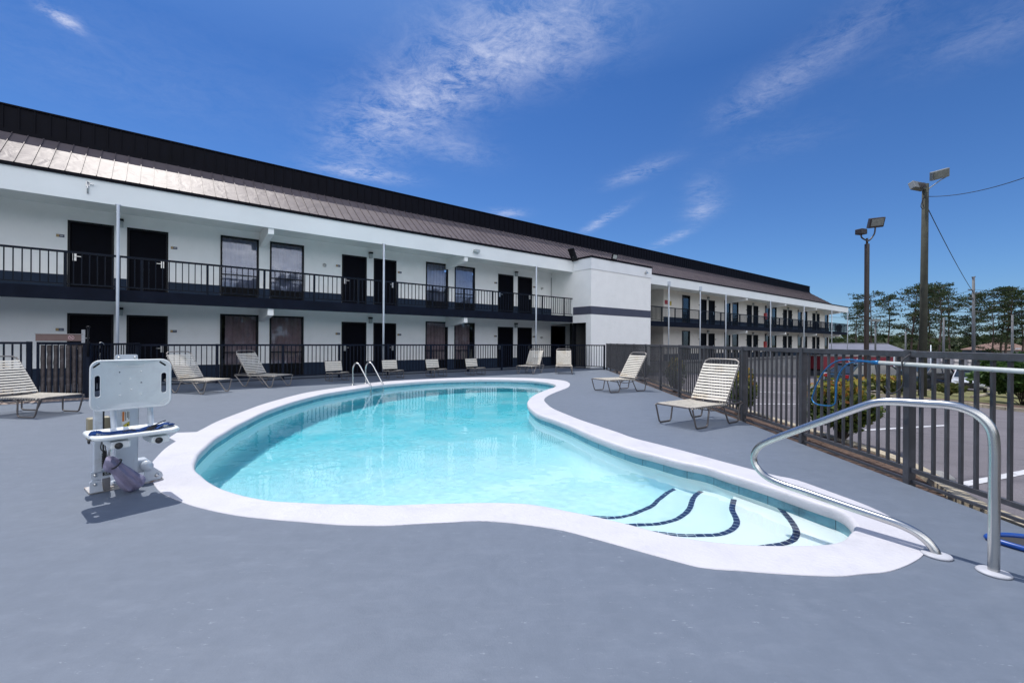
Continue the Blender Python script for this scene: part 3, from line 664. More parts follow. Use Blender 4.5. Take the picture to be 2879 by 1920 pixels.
MB().box(-.06,.0,-.02,.03,1.26,1.56).box(.0,.07,.0,.02,1.36,1.38).build('latch_body',mat('galvanised',(.35,.36,.38),.5,.2,20,met=.6),lt)
mb=MB().tube([(.05,-.02,.95),(.05,-.02,1.60)],.020,10); mb.lathe((.05,-.02,1.60),[(.03,0),(.04,.02),(.03,.045),(0,.05)],12); mb.build('latch_pull',M_frame,lt)
tr=empty('ash_tray_box',FP(-2.14,GT,1.30),math.atan2(dW.y,dW.x),'long brown metal box with a no smoking sign, on top of the gate','box')
M_brown=mat('brown_metal',(.15,.095,.085),.5,.12,6)
MB().box(0,.74,-.07,.06,0,.15).build('box_body',M_brown,tr,bevel=.006)
MB().box(-.01,.75,-.08,.07,.151,.163).build('box_lid',mat('pale_brown_lid',(.32,.28,.27),.45),tr)
mb=MB(); cx,cz=.555,.078
for (r0,r1) in ((.05,.062),):
    P=[(cx+math.cos(a*math.pi/12)*.046,-.0735,cz+math.sin(a*math.pi/12)*.046) for a in range(24)]; mb.tube(P,.005,5,True)
mb.bar((cx-.031,-.074,cz+.031),(cx+.031,-.074,cz-.031),.004,.008); mb.box(cx-.028,cx+.02,-.074,-.0715,cz-.005,cz+.005)
mb.tube([(cx+.017,-.074,cz+.008),(cx+.023,-.074,cz+.018),(cx+.015,-.074,cz+.027)],.003,5)
mb.build('no_smoking_sign',mat('pink_white_ink',(.62,.40,.42),.5),tr)
# chain and padlock on the return fence
a=Vector((gR.x,gR.y,0)); b=Vector((cpts[0][0],cpts[0][1],0)); p=a+(b-a)*.22
ch=empty('padlock_chain',(p.x+.02,p.y-.05,0),math.atan2(dW.y,dW.x),'steel chain with an open padlock hanging over the short fence','chain')
mb=MB()
for k in range(11):
    c=Vector((.01*math.sin(k),-.035,1.25-.036*k)); 
    P=[c+Vector((math.cos(t*math.pi/4)*.010*(k%2),-math.cos(t*math.pi/4)*.010*((k+1)%2),math.sin(t*math.pi/4)*.022)) for t in range(8)]; mb.tube(P,.0035,5,True)
mb.tube([(.0,-.03,1.25),(.03,.0,1.27),(.06,.03,1.25),(.08,.03,1.21)],.008,6)
mb.build('chain',M_metal,ch)
mb=MB().box(-.03,.03,-.05,-.03,.80,.855); mb.tube([(-.02,-.04,.855),(-.02,-.04,.88),(0,-.04,.90),(.02,-.04,.88)],.005,6); mb.build('padlock',M_metal,ch)
# ------------------------------------------------------------------ chaise lounges
M_tube=mat('brown_tube',(.13,.115,.11),.35,.15,10,met=.35)
M_tubeL=mat('taupe_tube',(.26,.235,.215),.35,.15,10,met=.3)
def strap_mat(name,c,dirt,ds):
    return mat(name,c,.55,.07,5,bmp=.1,bscale=30,dirt=dirt,dscale=ds)
M_strapW=strap_mat('vinyl_strap_white',(.68,.64,.56),(.56,.45,.31),2.2)
M_strapD=strap_mat('vinyl_strap_dirty',(.50,.46,.39),(.24,.22,.17),11)
def straps(mb,p0,p1,half,n,w,ax_up,sag=.0,wrap=.016):
    p0,p1=Vector(p0),Vector(p1); d=(p1-p0); L=d.length; d.normalize(); up=Vector(ax_up)
    for k in range(n):
        c=p0+d*(L*(k+.5)/n); prev=None
        ys=[-half-wrap,-half-wrap*.3,-half*.6,0,half*.6,half+wrap*.3,half+wrap]; zs=[-.012,.014,.014-sag*.8,.014-sag,.014-sag*.8,.014,-.012]
        vs=[]
        for y,z in zip(ys,zs):
            for s in (-1,1): vs.append(c+d*(s*w/2)+Vector((0,y,0))+up*z)
        m=len(ys); fs=[(2*i,2*i+1,2*i+3,2*i+2) for i in range(m-1)]
        vs2=[v-up*.004 for v in vs]; k0=len(vs)
        fs+=[(2*i+2+k0,2*i+3+k0,2*i+1+k0,2*i+k0) for i in range(m-1)]+[(2*i,2*i+2,2*i+2+k0,2*i+k0) for i in range(m-1)]+[(2*i+1+k0,2*i+3+k0,2*i+3,2*i+1) for i in range(m-1)]
        mb.add(vs+vs2,fs)
    return mb
def make_lounger(ang,bw=.26,mt=None,hw=.335):
    mt=mt or M_tube; zr=.33; r=.0135
    root=empty('chaise_lounge')
    # seat rails: one tube round the foot end
    P=[(1.42,-hw,zr),(.9,-hw,zr-.006),(.12,-hw,zr),(.02,-hw+.04,zr+.004),(0,-hw+.12,zr+.006),(0,hw-.12,zr+.006),(.02,hw-.04,zr+.004),(.12,hw,zr),(.9,hw,zr-.006),(1.42,hw,zr)]
    mb=MB().tube(catmull(P,False,5),r,10); mb.tube([(.99,-hw,zr),(.99,hw,zr)],r*.8,8); mb.tube([(1.42,-hw,zr),(1.47,-hw+.03,zr+.01),(1.48,0,zr+.012),(1.47,hw-.03,zr+.01),(1.42,hw,zr)],r,8); mb.build('frame',mt,root)
    for s in (-1,1):
        y=s*(hw+.004)
        for (x0,x1,xb) in ((.01,.56,.13),(.86,1.46,1.03)):
            m_=bw; k=(x1-x0)
            P=[(x0+.0,y,zr-.005),(x0+.02,y,zr-.05),(xb-.03,y,.06),(xb,y,.022),(xb+.04,y,.0145),(xb+m_-.04,y,.0145),(xb+m_,y,.022),(xb+m_+.03,y,.06),(x1-.10,y,zr-.07),(x1-.05,y,zr-.03),(x1,y,zr-.012)]
            MB().tube(catmull(P,False,4),r,8).build('leg',mt,root)
    # slack brace tubes under the seat
    mb=MB()
    for s in (-1,1): mb.tube(catmull([(.44,s*(hw-.02),zr-.02),(.55,s*(hw-.04),zr-.07),(.72,s*(hw-.05),zr-.09),(.88,s*(hw-.04),zr-.06),(.98,s*(hw-.02),zr-.02)],False,4),.009,6)
    mb.tube([(.62,-hw+.045,zr-.085),(.62,hw-.045,zr-.085)],.009,6); mb.build('under_brace',mt,root)
    straps(MB(),(.05,0,zr+.002),(.97,0,zr+.002),hw,17,.034,(0,0,1),.02).build('seat',M_strapD,root)
    a=R(ang); L=.84; d=Vector((math.cos(a),0,math.sin(a))); u=Vector((-math.sin(a),0,math.cos(a))); h=Vector((.965,0,zr+.012))
    P=[h+Vector((0,-hw+.02,0)),h+d*(L-.12)+Vector((0,-hw+.02,0)),h+d*(L-.03)+Vector((0,-hw+.055,0)),h+d*L+Vector((0,-hw+.13,0)),h+d*L+Vector((0,hw-.13,0)),h+d*(L-.03)+Vector((0,hw-.055,0)),h+d*(L-.12)+Vector((0,hw-.02,0)),h+Vector((0,hw-.02,0))]
    mb=MB().tube(catmull(P,False,5),r,10)
    mb.build('back_frame',M_tubeL,root)
    straps(MB(),h+d*.02,h+d*(L-.09),hw-.02,13,.032,u,.006).build('backrest',M_strapW,root)
    q=h+d*.42
    mb=MB()
    for s in (-1,1): mb.tube([q+Vector((0,s*(hw-.03),0)),Vector((1.36,s*(hw-.03),zr-.02))],.009,8)
    mb.tube([(1.36,-hw+.02,zr-.02),(1.36,hw-.02,zr-.02)],.010,8); mb.build('back_prop',mt,root)
    return root
def place(o,x,y,dx,dy,label,group):
    o.location=(x,y,0); o.rotation_euler=(0,0,math.atan2(dy,dx)); tag(o,label,'chaise lounge',group)
GL='strap chaise lounges round the pool'
L1=make_lounger(58); place(L1,2.58,7.06,.828,.56,'white strap chaise lounge by the side fence, the one nearest the steel handrail',GL)
L2=copy_tree(L1); place(L2,2.36,11.95,.897,.44,'white strap chaise lounge by the side fence beyond the pool\'s narrow waist',GL)
L3=make_lounger(54,.30); place(L3,-7.93,7.80,-.99,.13,'white strap chaise lounge cut off by the photo\'s left edge, before the weathered gate',GL)
L4=make_lounger(55,.10,M_tubeL); place(L4,-7.38,11.15,-.955,.296,'white strap chaise lounge partly hidden behind the pool lift\'s seat back',GL)
L5=copy_tree(L4); place(L5,-6.58,12.75,-.96,.28,'white strap chaise lounge with its back raised, between the pool lift and the small chairs',GL)
L6=copy_tree(L4); place(L6,.50,18.25,.42,.907,'white strap chaise lounge turned slightly sideways at the far end of the pool',GL)
L7=copy_tree(L4); place(L7,2.17,18.30,.10,.995,'white strap chaise lounge facing straight on near the far fence corner',GL)
# low sand chairs
def make_chair():
    root=empty('low_pool_chair'); mt=M_tube; hw=.27; r=.011; zr=.27
    mb=MB()
    for s in (-1,1):
        y=s*hw
        mb.tube(catmull([(-.02,y,zr-.03),(.10,y,zr+.0),(.45,y,zr+.03),(.50,y,zr-.01)],False,4),r,8)
    mb.tube([(.50,-hw,zr-.01),(.50,hw,zr-.01)],r,8); mb.build('seat_frame',mt,root)
    for s in (-1,1):
        y=s*(hw+.012)
        MB().tube(catmull([(.47,y,zr),(.47,y,.05),(.46,y,.012),(.36,y,.0115),(.02,y,.0115),(-.06,y,.02),(-.09,y,.10),(-.05,y,zr-.06),(.02,y,zr-.02)],False,4),r,8).build('leg',mt,root)
    for s in (-1,1): MB().tube([(.26,s*(hw+.012),.012),(.26,s*(hw+.012),zr)],r*.8,6).build('leg',mt,root)
    straps(MB(),(-.02,0,zr-.01),(.49,0,zr+.02),hw,8,.043,(0,0,1),.02).build('seat',M_strapD,root)
    a=R(104); d=Vector((math.cos(a),0,math.sin(a))); u=Vector((-math.sin(a),0,math.cos(a)))*-1; h=Vector((-.02,0,zr)); L=.40
    mb=MB()
    for s in (-1,1): mb.tube([h+Vector((0,s*hw,-.02)),h+d*L+Vector((0,s*hw,0))],r,8)
    mb.tube(catmull([h+d*L+Vector((0,-hw,0)),h+d*(L-.015)+Vector((0,0,0)),h+d*L+Vector((0,hw,0))],False,4),r*.8,8); mb.build('back_frame',mt,root)
    straps(MB(),h+d*.05,h+d*(L-.02),hw,5,.050,u,.0).build('backrest',M_strapW,root)
    return root
CH=[(-6.02,14.98,'low white strap chair left of the pool ladder'),(-4.43,16.12,'low white strap chair right behind the pool ladder'),(-3.02,17.0,'low white strap chair behind the pool, second to the right of the ladder'),(-1.60,17.95,'low white strap chair behind the pool, nearest the far chaise lounges')]
c0=make_chair()
for i,(x,y,l) in enumerate(CH):
    o=c0 if i==0 else copy_tree(c0); o.location=(x,y,0); o.rotation_euler=(0,0,math.atan2(-.74,.67)+(.06,-.03,.05,0)[i]); tag(o,l,'chair','low strap chairs behind the pool')
# ------------------------------------------------------------------ stainless steel
M_steel=mat('polished_steel',(.50,.50,.49),.27,.08,3,met=1)
dx=Vector((-.53,.848,0)).normalized()
hr=empty('handrail',(2.851,2.603,0),math.atan2(dx.y,dx.x),'bent stainless steel handrail at the pool steps','handrail')
prof=[(0,0),(0,.25),(0,.55),(0,.74),(.012,.84),(.05,.905),(.105,.945),(.19,.966),(.33,.962),(.48,.955),(.56,.94),(.64,.905),(.90,.758),(1.10,.645),(1.28,.54),(1.37,.475),(1.415,.41),(1.425,.345),(1.395,.28),(1.32,.225),(1.20,.197),(1.0,.182),(.75,.160),(.54,.144),(.44,.135),(.36,.115),(.30,.08),(.262,.035),(.25,0)]
MB().tube(catmull([(x,0,z) for x,z in prof],False,5),.0265,20,cap=False).build('rail',M_steel,hr)
M_disc=mat('painted_flange',(.40,.41,.45),.5,.1,8)
for x in (0,.25): MB().lathe((x,0,.001),[(.075,0),(.078,.006),(.070,.014),(.03,.018)],28).build('flange',M_disc,hr)
ld=empty('pool_ladder',(-4.82,13.37,0),math.atan2(-.40,.9),'stainless steel pool ladder with two arched rails, at the far left pool edge','ladder')
for k in range(2):
    y=k*.55; P=[(0,y,0),(0,y,.30),(0,y,.50),(.05,y,.62),(.14,y,.665),(.25,y,.62),(.40,y,.42),(.55,y,.20),(.66,y,.05),(.70,y,-.10),(.70,y,-1.1)]
    MB().tube(catmull(P,False,5),.024,14).build('rail',M_steel,ld)
    MB().lathe((0,y,.001),[(.06,0),(.06,.008),(.03,.02)],18).build('flange',M_steel,ld)
for z in (-.28,-.56,-.84): MB().box(.62,.76,.02,.53,z-.02,z+.01).build('step',M_steel,ld,bevel=.004)
# pole with life hook on the side fence
pz=1.16
hk=empty('life_hook_pole',(0,0,0),0,'white pole with a blue looped life hook hung on the side fence','pole')
xf=lambda y:FX(y)-.085
M_polew=mat('chalky_white_pole',(.52,.55,.53),.5,.1,15)
MB().tube([(xf(y),y,1.155-.0*y) for y in (1.3,3.0,4.55)],.019,14).build('pole',M_polew,hk)
M_blue=mat('blue_aluminium',(.015,.15,.36),.3,.15,6,met=.3)
mb=MB().tube([(xf(4.53),4.53,1.155),(xf(4.63),4.63,1.155)],.021,12)
mb.tube(catmull([(xf(4.6),4.6,1.157),(xf(4.8),4.8,1.165),(xf(5.02),5.02,1.165),(xf(5.2),5.2,1.13),(xf(5.38),5.38,1.02),(xf(5.52),5.52,.85),(xf(5.60),5.60,.70),(xf(5.62),5.62,.64),(xf(5.58),5.58,.60),(xf(5.5),5.5,.585)],False,5),.008,8)
mb.tube(catmull([(xf(4.6),4.6,1.150),(xf(4.8),4.8,1.155),(xf(4.98),4.98,1.12),(xf(5.10),5.10,1.03),(xf(5.17),5.17,.90),(xf(5.18),5.18,.74),(xf(5.2),5.2,.64),(xf(5.3),5.3,.60),(xf(5.5),5.5,.585)],False,5),.008,8); mb.build('hook',M_blue,hk)
mb=MB().tube(catmull([(xf(4.26)+.03,4.20,1.25),(xf(4.3)-.03,4.22,1.19),(xf(4.3)-.03,4.22,1.12),(xf(4.3)-.01,4.24,.95),(xf(4.3)-.03,4.34,.86),(xf(4.3)-.05,4.40,.93)],False,5),.007,6); mb.build('rope',mat('dark_rope',(.04,.04,.045),.8),hk)
# leaf net lying on the deck
nt_=empty('leaf_net',(3.42,2.95,0),math.atan2(-.75,.66),'blue framed pool leaf net lying on the deck right of the handrail','net')
Pn=[(-.16,-.03,.02),(-.10,-.07,.02),(.05,-.11,.02),(.35,-.12,.02),(.58,-.11,.02),(.60,.0,.03),(.35,.10,.055),(.05,.08,.05),(-.10,.03,.035)]
MB().tube(catmull(Pn,True,4),.018,8,closed=True).build('frame',mat('blue_plastic',(.006,.055,.27),.35,.1,8),nt_)
mb=MB(); cc=[Vector(p) for p in catmull(Pn,True,2)]; ce=sum(cc,Vector())/len(cc)-Vector((0,0,.02)); mb.add(cc+[ce],[(i,(i+1)%len(cc),len(cc)) for i in range(len(cc))],True); mb.build('mesh_bag',mat('dark_mesh',(.03,.03,.035),.8),nt_)
# ------------------------------------------------------------------ pool lift
rz=math.atan2(.785,.62)
lift=empty('pool_lift',(-3.505,4.035,0),rz,'white disabled access pool lift with plastic seat, back board and folded arm','pool lift')
# local: x to the photo's right along the seat, y away from the camera (so forward = -y)
M_poly=mat('white_polyethylene',(.66,.69,.70),.42,.05,4,bmp=.05,bscale=20,dirt=(.62,.67,.69),dscale=6)
M_lw=mat('white_powder_coat',(.50,.55,.61),.4,.06,5,dirt=(.40,.42,.44),dscale=5)
M_rub=mat('black_rubber',(.012,.012,.014),.5,.2,10)
M_tan=mat('tan_battery_box',(.30,.26,.17),.45,.1,5)
M_rust=mat('rusty_plate',(.42,.41,.40),.6,.2,8,dirt=(.20,.10,.05),dscale=9)
def rrect(x0,x1,z0,z1,r,n=6):
    P=[]
    for cx,cz,a0 in ((x1-r,z1-r,0),(x0+r,z1-r,90),(x0+r,z0+r,180),(x1-r,z0+r,270)):
        for k in range(n+1): a=R(a0+90*k/n); P.append((cx+r*math.cos(a),cz+r*math.sin(a)))
    return P
def slot(cx,cz,lx,lz,rot=0,n=5):
    r=min(lx,lz); P=rrect(-lx,lx,-lz,lz,r*.98,n); c,s=math.cos(R(rot)),math.sin(R(rot)); return [(cx+x*c-z*s,cz+x*s+z*c) for x,z in P]
def plate(mb,outer,holes,yf,th):   # flat board with real openings, curved by yf(x)
    o=[Vector((x,z,0)) for x,z in outer]; hs=[[Vector((x,z,0)) for x,z in h] for h in holes]
    # dense triangulation so the board can bend
    pts=[Vector((p.x,p.y)) for l in [o]+hs for p in l]; ed=[]; k=0
    for l in [o]+hs:
        m=len(l); ed+=[(k+i,k+(i+1)%m) for i in range(m)]; k+=m
    xs=[p.x for p in o]; zs=[p.y for p in o]
    X0,X1,Z0,Z1=min(xs),max(xs),min(zs),max(zs)
    for i in range(1,16):
        for j in range(1,9):
            x,z=X0+(X1-X0)*i/16,Z0+(Z1-Z0)*j/9
            if inside([(p.x,p.y) for p in o],x,z) and not any(inside(h,x,z) for h in holes): pts.append(Vector((x,z)))
    v2,e2,f2,*_=delaunay_2d_cdt(pts,ed,[],0,1e-6)
    f2=[f for f in f2 if (lambda c:inside([(p.x,p.y) for p in o],c.x,c.y) and not any(inside(h,c.x,c.y) for h in holes))(sum((v2[i] for i in f),Vector((0,0)))/len(f))]
    n=len(v2); vs=[(p.x,yf(p.x)-th/2,p.y) for p in v2]+[(p.x,yf(p.x)+th/2,p.y) for p in v2]
    from collections import Counter
    E=Counter()
    for f in f2:
        for i in range(len(f)): E[(f[i],f[(i+1)%len(f)])]+=1
    side_=[(b,a,a+n,b+n) for (a,b) in E if (b,a) not in E]
    mb.add(vs,[tuple(f) for f in f2]+[tuple(i+n for i in reversed(f)) for f in f2]+side_)
    return mb
YB=-.24
cv=lambda x:YB-.045*((x+.028)/.26)**2
holes=[slot(-.2525,.955,.018,.090),slot(.194,.958,.018,.090),slot(-.258,1.13,.030,.0075,40),slot(.186,1.131,.030,.0075,-40),slot(-.249,.785,.014,.007,-45)]+[slot(x,z,.006,.006) for x,z in ((-.107,1.065),(-.105,.967),(.040,.967))]
bb=plate(MB(),rrect(-.298,.240,.750,1.168,.065),holes,cv,.012)
M_polyT=mat('white_polyethylene_sheet',(.62,.67,.69),.42,.06,4,bmp=.05,bscale=20,dirt=(.52,.56,.59),dscale=5)
_nt=M_polyT.node_tree; _t=_nt.nodes.new('ShaderNodeBsdfTranslucent'); _t.inputs[0].default_value=(.62,.70,.74,1); _m=_nt.nodes.new('ShaderNodeMixShader'); _m.inputs[0].default_value=.22
_nt.links.new(_nt.nodes['Principled BSDF'].outputs[0],_m.inputs[1]); _nt.links.new(_t.outputs[0],_m.inputs[2]); _nt.links.new(_m.outputs[0],_nt.nodes['Material Output'].inputs[0])
def fixn(o):
    bm=bmesh.new(); bm.from_mesh(o.data); bmesh.ops.recalc_face_normals(bm,faces=bm.faces); bm.to_mesh(o.data); bm.free(); return o
bb=fixn(bb.build('seat_back',M_polyT,lift))
MB().tube([(x,cv(x)-.002,z) for x,z in rrect(-.296,.238,.752,1.166,.063)],.008,6,True).build('rim',M_poly,bb)
mb=MB()
for q in (slot(-.034,1.127,.092,.016),slot(.20,.79,.032,.010,38),slot(-.03,.766,.05,.008)): mb.tube([(x,cv(x)-.006,z) for x,z in q],.0035,5,True)
for x,z in ((-.103,.867),(-.034,1.007),(-.028,.912),(.04,1.067),(.042,.867)): mb.lathe((x,cv(x)-.005,z),[(.010,0),(.008,.003),(0,.005)],10,(0,-1,0))
mb.build('moulded_ribs',M_poly,bb)
for q in (slot(-.2525,.955,.021,.093),slot(.194,.958,.021,.093)): MB().tube([(x,cv(x)-.005,z) for x,z in q],.0035,5,True).build('handle_rim',M_poly,bb)
mb=MB(); mb.prism([(x,-.22,z) for x,z in rrect(-.130,.020,1.12,1.216,.014,3)],(0,.012,0)); o=mb.build('top_bracket',M_lw,lift)
for x in (-.11,.0): MB().lathe((x,-.221,1.190),[(.010,0),(.010,.006),(.006,.010),(0,.011)],10,(0,-1,0)).build('bolt',M_metal,o)
MB().box(-.238,-.180,-.05,.01,.19,.80).build('left_post',M_lw,lift,bevel=.006)
MB().box(-.179,-.171,-.052,.01,.25,.79).build('post_gasket',M_rub,lift)
mb=MB(); mb.prism([(-.060,0,1.00),(.079,0,1.00),(.060,0,.12),(-.082,0,.12)],(0,.11,0)); mast=mb.build('mast',M_lw,lift,bevel=.008)
for x0,x1 in ((-.128,-.122),(.125,.136)): MB().tube([(x0,-.15,.95),(x0,-.13,.72),(x1,-.16,.50),(x1,-.22,.49)],.022,12).build('seat_tube',M_lw,lift)
MB().tube([(-.128,-.15,.90),(.125,-.15,.90)],.018,10).tube([(-.05,-.20,1.13),(-.03,-.03,.98)],.02,10).build('carrier_tube',M_lw,lift)
MB().box(-.262,-.108,.06,.16,.45,.65).build('battery_box',M_tan,lift,bevel=.012)
# warning label on the mast
lab=MB().box(-.048,.010,-.0035,-.0005,.53,.695).build('warning_label',mat('label_white',(.70,.71,.70),.4,.03),mast)
MB().box(-.044,-.029,-.0055,-.0037,.605,.692).build('label_header',mat('label_orange',(.50,.16,.03),.4),lab)
mb=MB(); mb.prism([(-.042,-.0037,.567),(.006,-.0037,.60),(.006,-.0037,.535)],(0,-.002,0)); mb.build('warning_triangle',mat('label_yellow',(.55,.46,.05),.4),lab)
mb=MB(); 
for q,w_ in ((-.022,.080),(-.010,.055),(.0,.07)): mb.box(q,q+.004,-.0055,-.0037,.689-w_,.689)
mb.tube([(-.042,-.0065,.567),(.006,-.0065,.60),(.006,-.0065,.535)],.0014,4,True); mb.box(-.012,-.001,-.0066,-.0057,.56,.575); mb.build('label_text',M_rub,lab)
# seat: same moulded sheet laid flat, with handle slots near both ends
SZ=lambda x:.556+.018*min(1.3,abs((x+.05)/.27))**2
ho=[slot(x,y,.017,.080) for x,y in ((-.275,-.40),(.178,-.40))]
sp_=plate(MB(),rrect(-.325,.228,-.605,-.195,.055),ho,lambda x:0,.030)
sp_.v=[(x,z,SZ(x)+y) for (x,y,z) in sp_.v]
seat=fixn(sp_.build('seat',M_poly,lift,bevel=.006))
mb=MB(); mb.v=[]; mb.tube([(x,y,SZ(x)-.002) for x,y in rrect(-.318,.221,-.598,-.202,.050)],.019,8,True); mb.build('rim',M_poly,seat)
for x in (-.168,.091):
    b=MB().box(x-.05,x+.075,-.575,-.28,.470,.528).build('seat_bracket',M_poly,lift,bevel=.01)
    MB().lathe((x,-.576,.494),[(.026,0),(.026,.008),(.020,.012),(0,.013)],16,(0,-1,0)).build('end_cap',M_rub,b)
MB().lathe((-.335,-.56,.555),[(.02,0),(.018,.012),(0,.016)],12,(-1,0,0)).build('end_knob',M_rub,lift)
M_belt=mat('blue_webbing',(.008,.055,.22),.75,.25,30,bmp=.3,bscale=200)
def web(mb,P,w_,h_):
    P=catmull(P,False,7)
    for i in range(len(P)-1): mb.bar(P[i],P[i+1]+(P[i+1]-P[i])*.1,w_,h_)
mb=MB(); web(mb,[(-.315,-.50,.592),(-.29,-.47,.615),(-.24,-.50,.592),(-.15,-.46,.580),(-.05,-.50,.578),(.03,-.45,.582),(.09,-.48,.588),(.15,-.43,.602),(.20,-.48,.606)],.045,.006)
web(mb,[(-.30,-.38,.596),(-.2,-.42,.586),(-.1,-.38,.580),(.0,-.42,.580),(.08,-.36,.588),(.15,-.42,.604),(.20,-.36,.604)],.040,.006)
web(mb,[(.08,-.52,.588),(.13,-.50,.612),(.19,-.52,.612),(.205,-.46,.594)],.040,.006)
belt=mb.build('seat_belt',M_belt,lift)
mb=MB(); mb.obox((.06,-.50,.597),(1,.3,.2),(0,1,0),(0,0,1),.035,.022,.008); mb.tube(catmull([(.04,-.50,.60),(.10,-.50,.625),(.16,-.47,.640)],False,4),.005,6); mb.tube(catmull([(-.13,-.50,.59),(-.09,-.52,.605),(-.05,-.50,.59)],False,4),.005,6); mb.build('buckle',M_rub,belt)
# base, hinge plates
mb=MB(); mb.box(-.262,.262,-.01,.22,.0,.016); mb.box(-.255,.255,.0,.03,.016,.03); mb.build('base_plate',M_rust,lift,bevel=.003)
mb=MB(); mb.prism([(.115,-.002,.032),(.118,-.002,.135),(.14,-.002,.155),(.175,-.002,.150),(.25,-.002,.075),(.258,-.002,.045),(.235,-.002,.02),(.12,-.002,.018)],(0,.012,0)); hp_=mb.build('hinge_plate',M_lw,lift,bevel=.002)
MB().lathe((.21,-.003,.06),[(.018,0),(.016,.008),(.008,.012),(0,.013)],12,(0,-1,0)).lathe((.137,-.003,.13),[(.009,0),(.007,.005),(0,.006)],10,(0,-1,0)).build('bolt',M_metal,hp_)
MB().lathe((.135,.10,.165),[(.045,0),(.045,.13)],18,(0,-1,0)).build('motor_housing',M_lw,lift)
MB().box(.04,.155,.03,.15,.10,.225).build('gearbox',M_lw,lift,bevel=.02,seg=3)
MB().box(-.10,.20,.03,.14,.016,.055).build('base_block',M_lw,lift,bevel=.01)
mb=MB(); mb.prism([(x,-.03,z) for x,z in rrect(-.255,-.125,.125,.20,.022,4)],(0,.02,0)); arm=mb.build('arm_plate',M_lw,lift)
MB().lathe((-.225,-.031,.165),[(.014,0),(.012,.006),(0,.007)],12,(0,-1,0)).build('bolt',M_metal,arm)
MB().box(-.178,-.122,-.0325,-.0305,.148,.180).build('badge',M_rub,arm)
tc=bpy.data.curves.new('badge_letters','FONT'); tc.body='SR'; tc.size=.036; tc.extrude=.0006; tc.shear=.25; to=bpy.data.objects.new('tmp',tc); COL.objects.link(to); dg=bpy.context.evaluated_depsgraph_get(); me=bpy.data.meshes.new_from_object(to.evaluated_get(dg)); bpy.data.objects.remove(to); to=bpy.data.objects.new('badge_letters',me); COL.objects.link(to); to.parent=arm; to.location=(-.172,-.0332,.1525); to.rotation_euler=(R(90),0,0); me.materials.append(M_lampg)
mb=MB(); mb.prism([(-.256,-.028,.0165),(-.256,-.028,.10),(-.235,-.028,.122),(-.19,-.028,.115),(-.175,-.028,.0165)],(0,.04,0)); b=mb.build('lower_arm',M_lw,lift,bevel=.003)
MB().box(-.17,-.125,-.03,.06,.0165,.124).build('actuator_foot',mat('dark_grey_metal',(.16,.16,.17),.5,.2,9),lift,bevel=.004)  # foot in one even dark grey metal
MB().lathe((-.225,-.029,.085),[(.013,0),(.011,.006),(0,.007)],12,(0,-1,0)).build('bolt',M_metal,b)
mb=MB().tube([(-.165,-.06,.20),(-.125,-.14,.50)],.011,8); mb.build('actuator_rod',M_metal,lift)
mb=MB()
for k in range(3): mb.tube(catmull([(-.19+.01*k,-.07,.47),(-.20+.015*k,-.09,.40),(-.175+.005*k,-.10,.36),(-.185+.01*k,-.08,.27)],False,5),.004,5)
P=[(-.178+.014*math.cos(k*.9),-.09+.014*math.sin(k*.9),.36-.0022*k) for k in range(60)]; mb.tube(P,.0035,5); mb.build('cable',M_rub,lift)
# grey cloth cover over the footrest
def pl(x,y,z): return Vector((-3.505,4.035,0))+Vector((.62,.785,0))*x+Vector((-.785,.62,0))*y+Vector((0,0,z))
OC=[(-.182,.345),(-.147,.347),(-.107,.318),(-.075,.27),(-.02,.215),(.03,.160),(.080,.112),(.072,.052),(.022,.016),(-.037,.006),(-.085,.045),(-.118,.11),(-.150,.195),(-.190,.225),(-.205,.262),(-.196,.305)]
oc=[(p.x,p.y) for p in catmull([(x,z,0) for x,z in OC],True,3)]
pts=[Vector(p) for p in oc]; n_=len(pts); ed=[(i,(i+1)%n_) for i in range(n_)]
def edist(x,z):
    best=9
    for i in range(n_):
        a_,b_=Vector(oc[i]),Vector(oc[(i+1)%n_]); p_=Vector((x,z)); t=max(0,min(1,(p_-a_).dot(b_-a_)/max(1e-9,(b_-a_).length_squared))); best=min(best,(p_-a_-(b_-a_)*t).length)
    return best
x=-.21
while x<.09:
    z=.0
    while z<.35:
        if inside(oc,x,z) and edist(x,z)>.006: pts.append(Vector((x,z)))
        z+=.011
    x+=.011
v2,e2,f2,*_=delaunay_2d_cdt(pts,ed,[],1,1e-6)
cl=MB(); V=[]; m_=len(v2)
for sgn in (-1,1):
    for p in v2:
        dd=edist(p.x,p.y); th_=.050*(1-math.exp(-dd/.022)) if dd>1e-5 else 0
        u_=p.x*.77+(-p.y)*.64; w2=p.x*.64+p.y*.77     # along and across the hang
        nk=math.exp(-((p.x+.115)**2+(p.y-.275)**2)/.0009)
        fold=.026*(abs(math.sin(w2*38+u_*7+.6))**.6-.5)*min(1,dd/.015)+.012*math.sin(w2*110+u_*30)*min(1,dd/.02)
        V.append(Vector((p.x,-.21+sgn*(th_*(1-.45*nk))+fold,max(.004,p.y))))
F=[tuple(f) for f in f2]; cl.add(V,[f for f in F]+[tuple(i+m_ for i in reversed(f)) for f in F],True)
cover=cl.build('cloth_cover',mat('faded_grey_cloth',(.22,.205,.30),.9,.22,7,bmp=.4,bscale=80,dirt=(.10,.10,.17),dscale=5))
bm=bmesh.new(); bm.from_mesh(cover.data); bmesh.ops.remove_doubles(bm,verts=bm.verts,dist=.0004); bmesh.ops.recalc_face_normals(bm,faces=bm.faces); bm.to_mesh(cover.data); bm.free()
cover.location=(-3.505,4.035,0); cover.rotation_euler=(0,0,rz)
tag(cover,'faded grey cloth cover drooping over the pool lift\'s footrest','cloth cover')
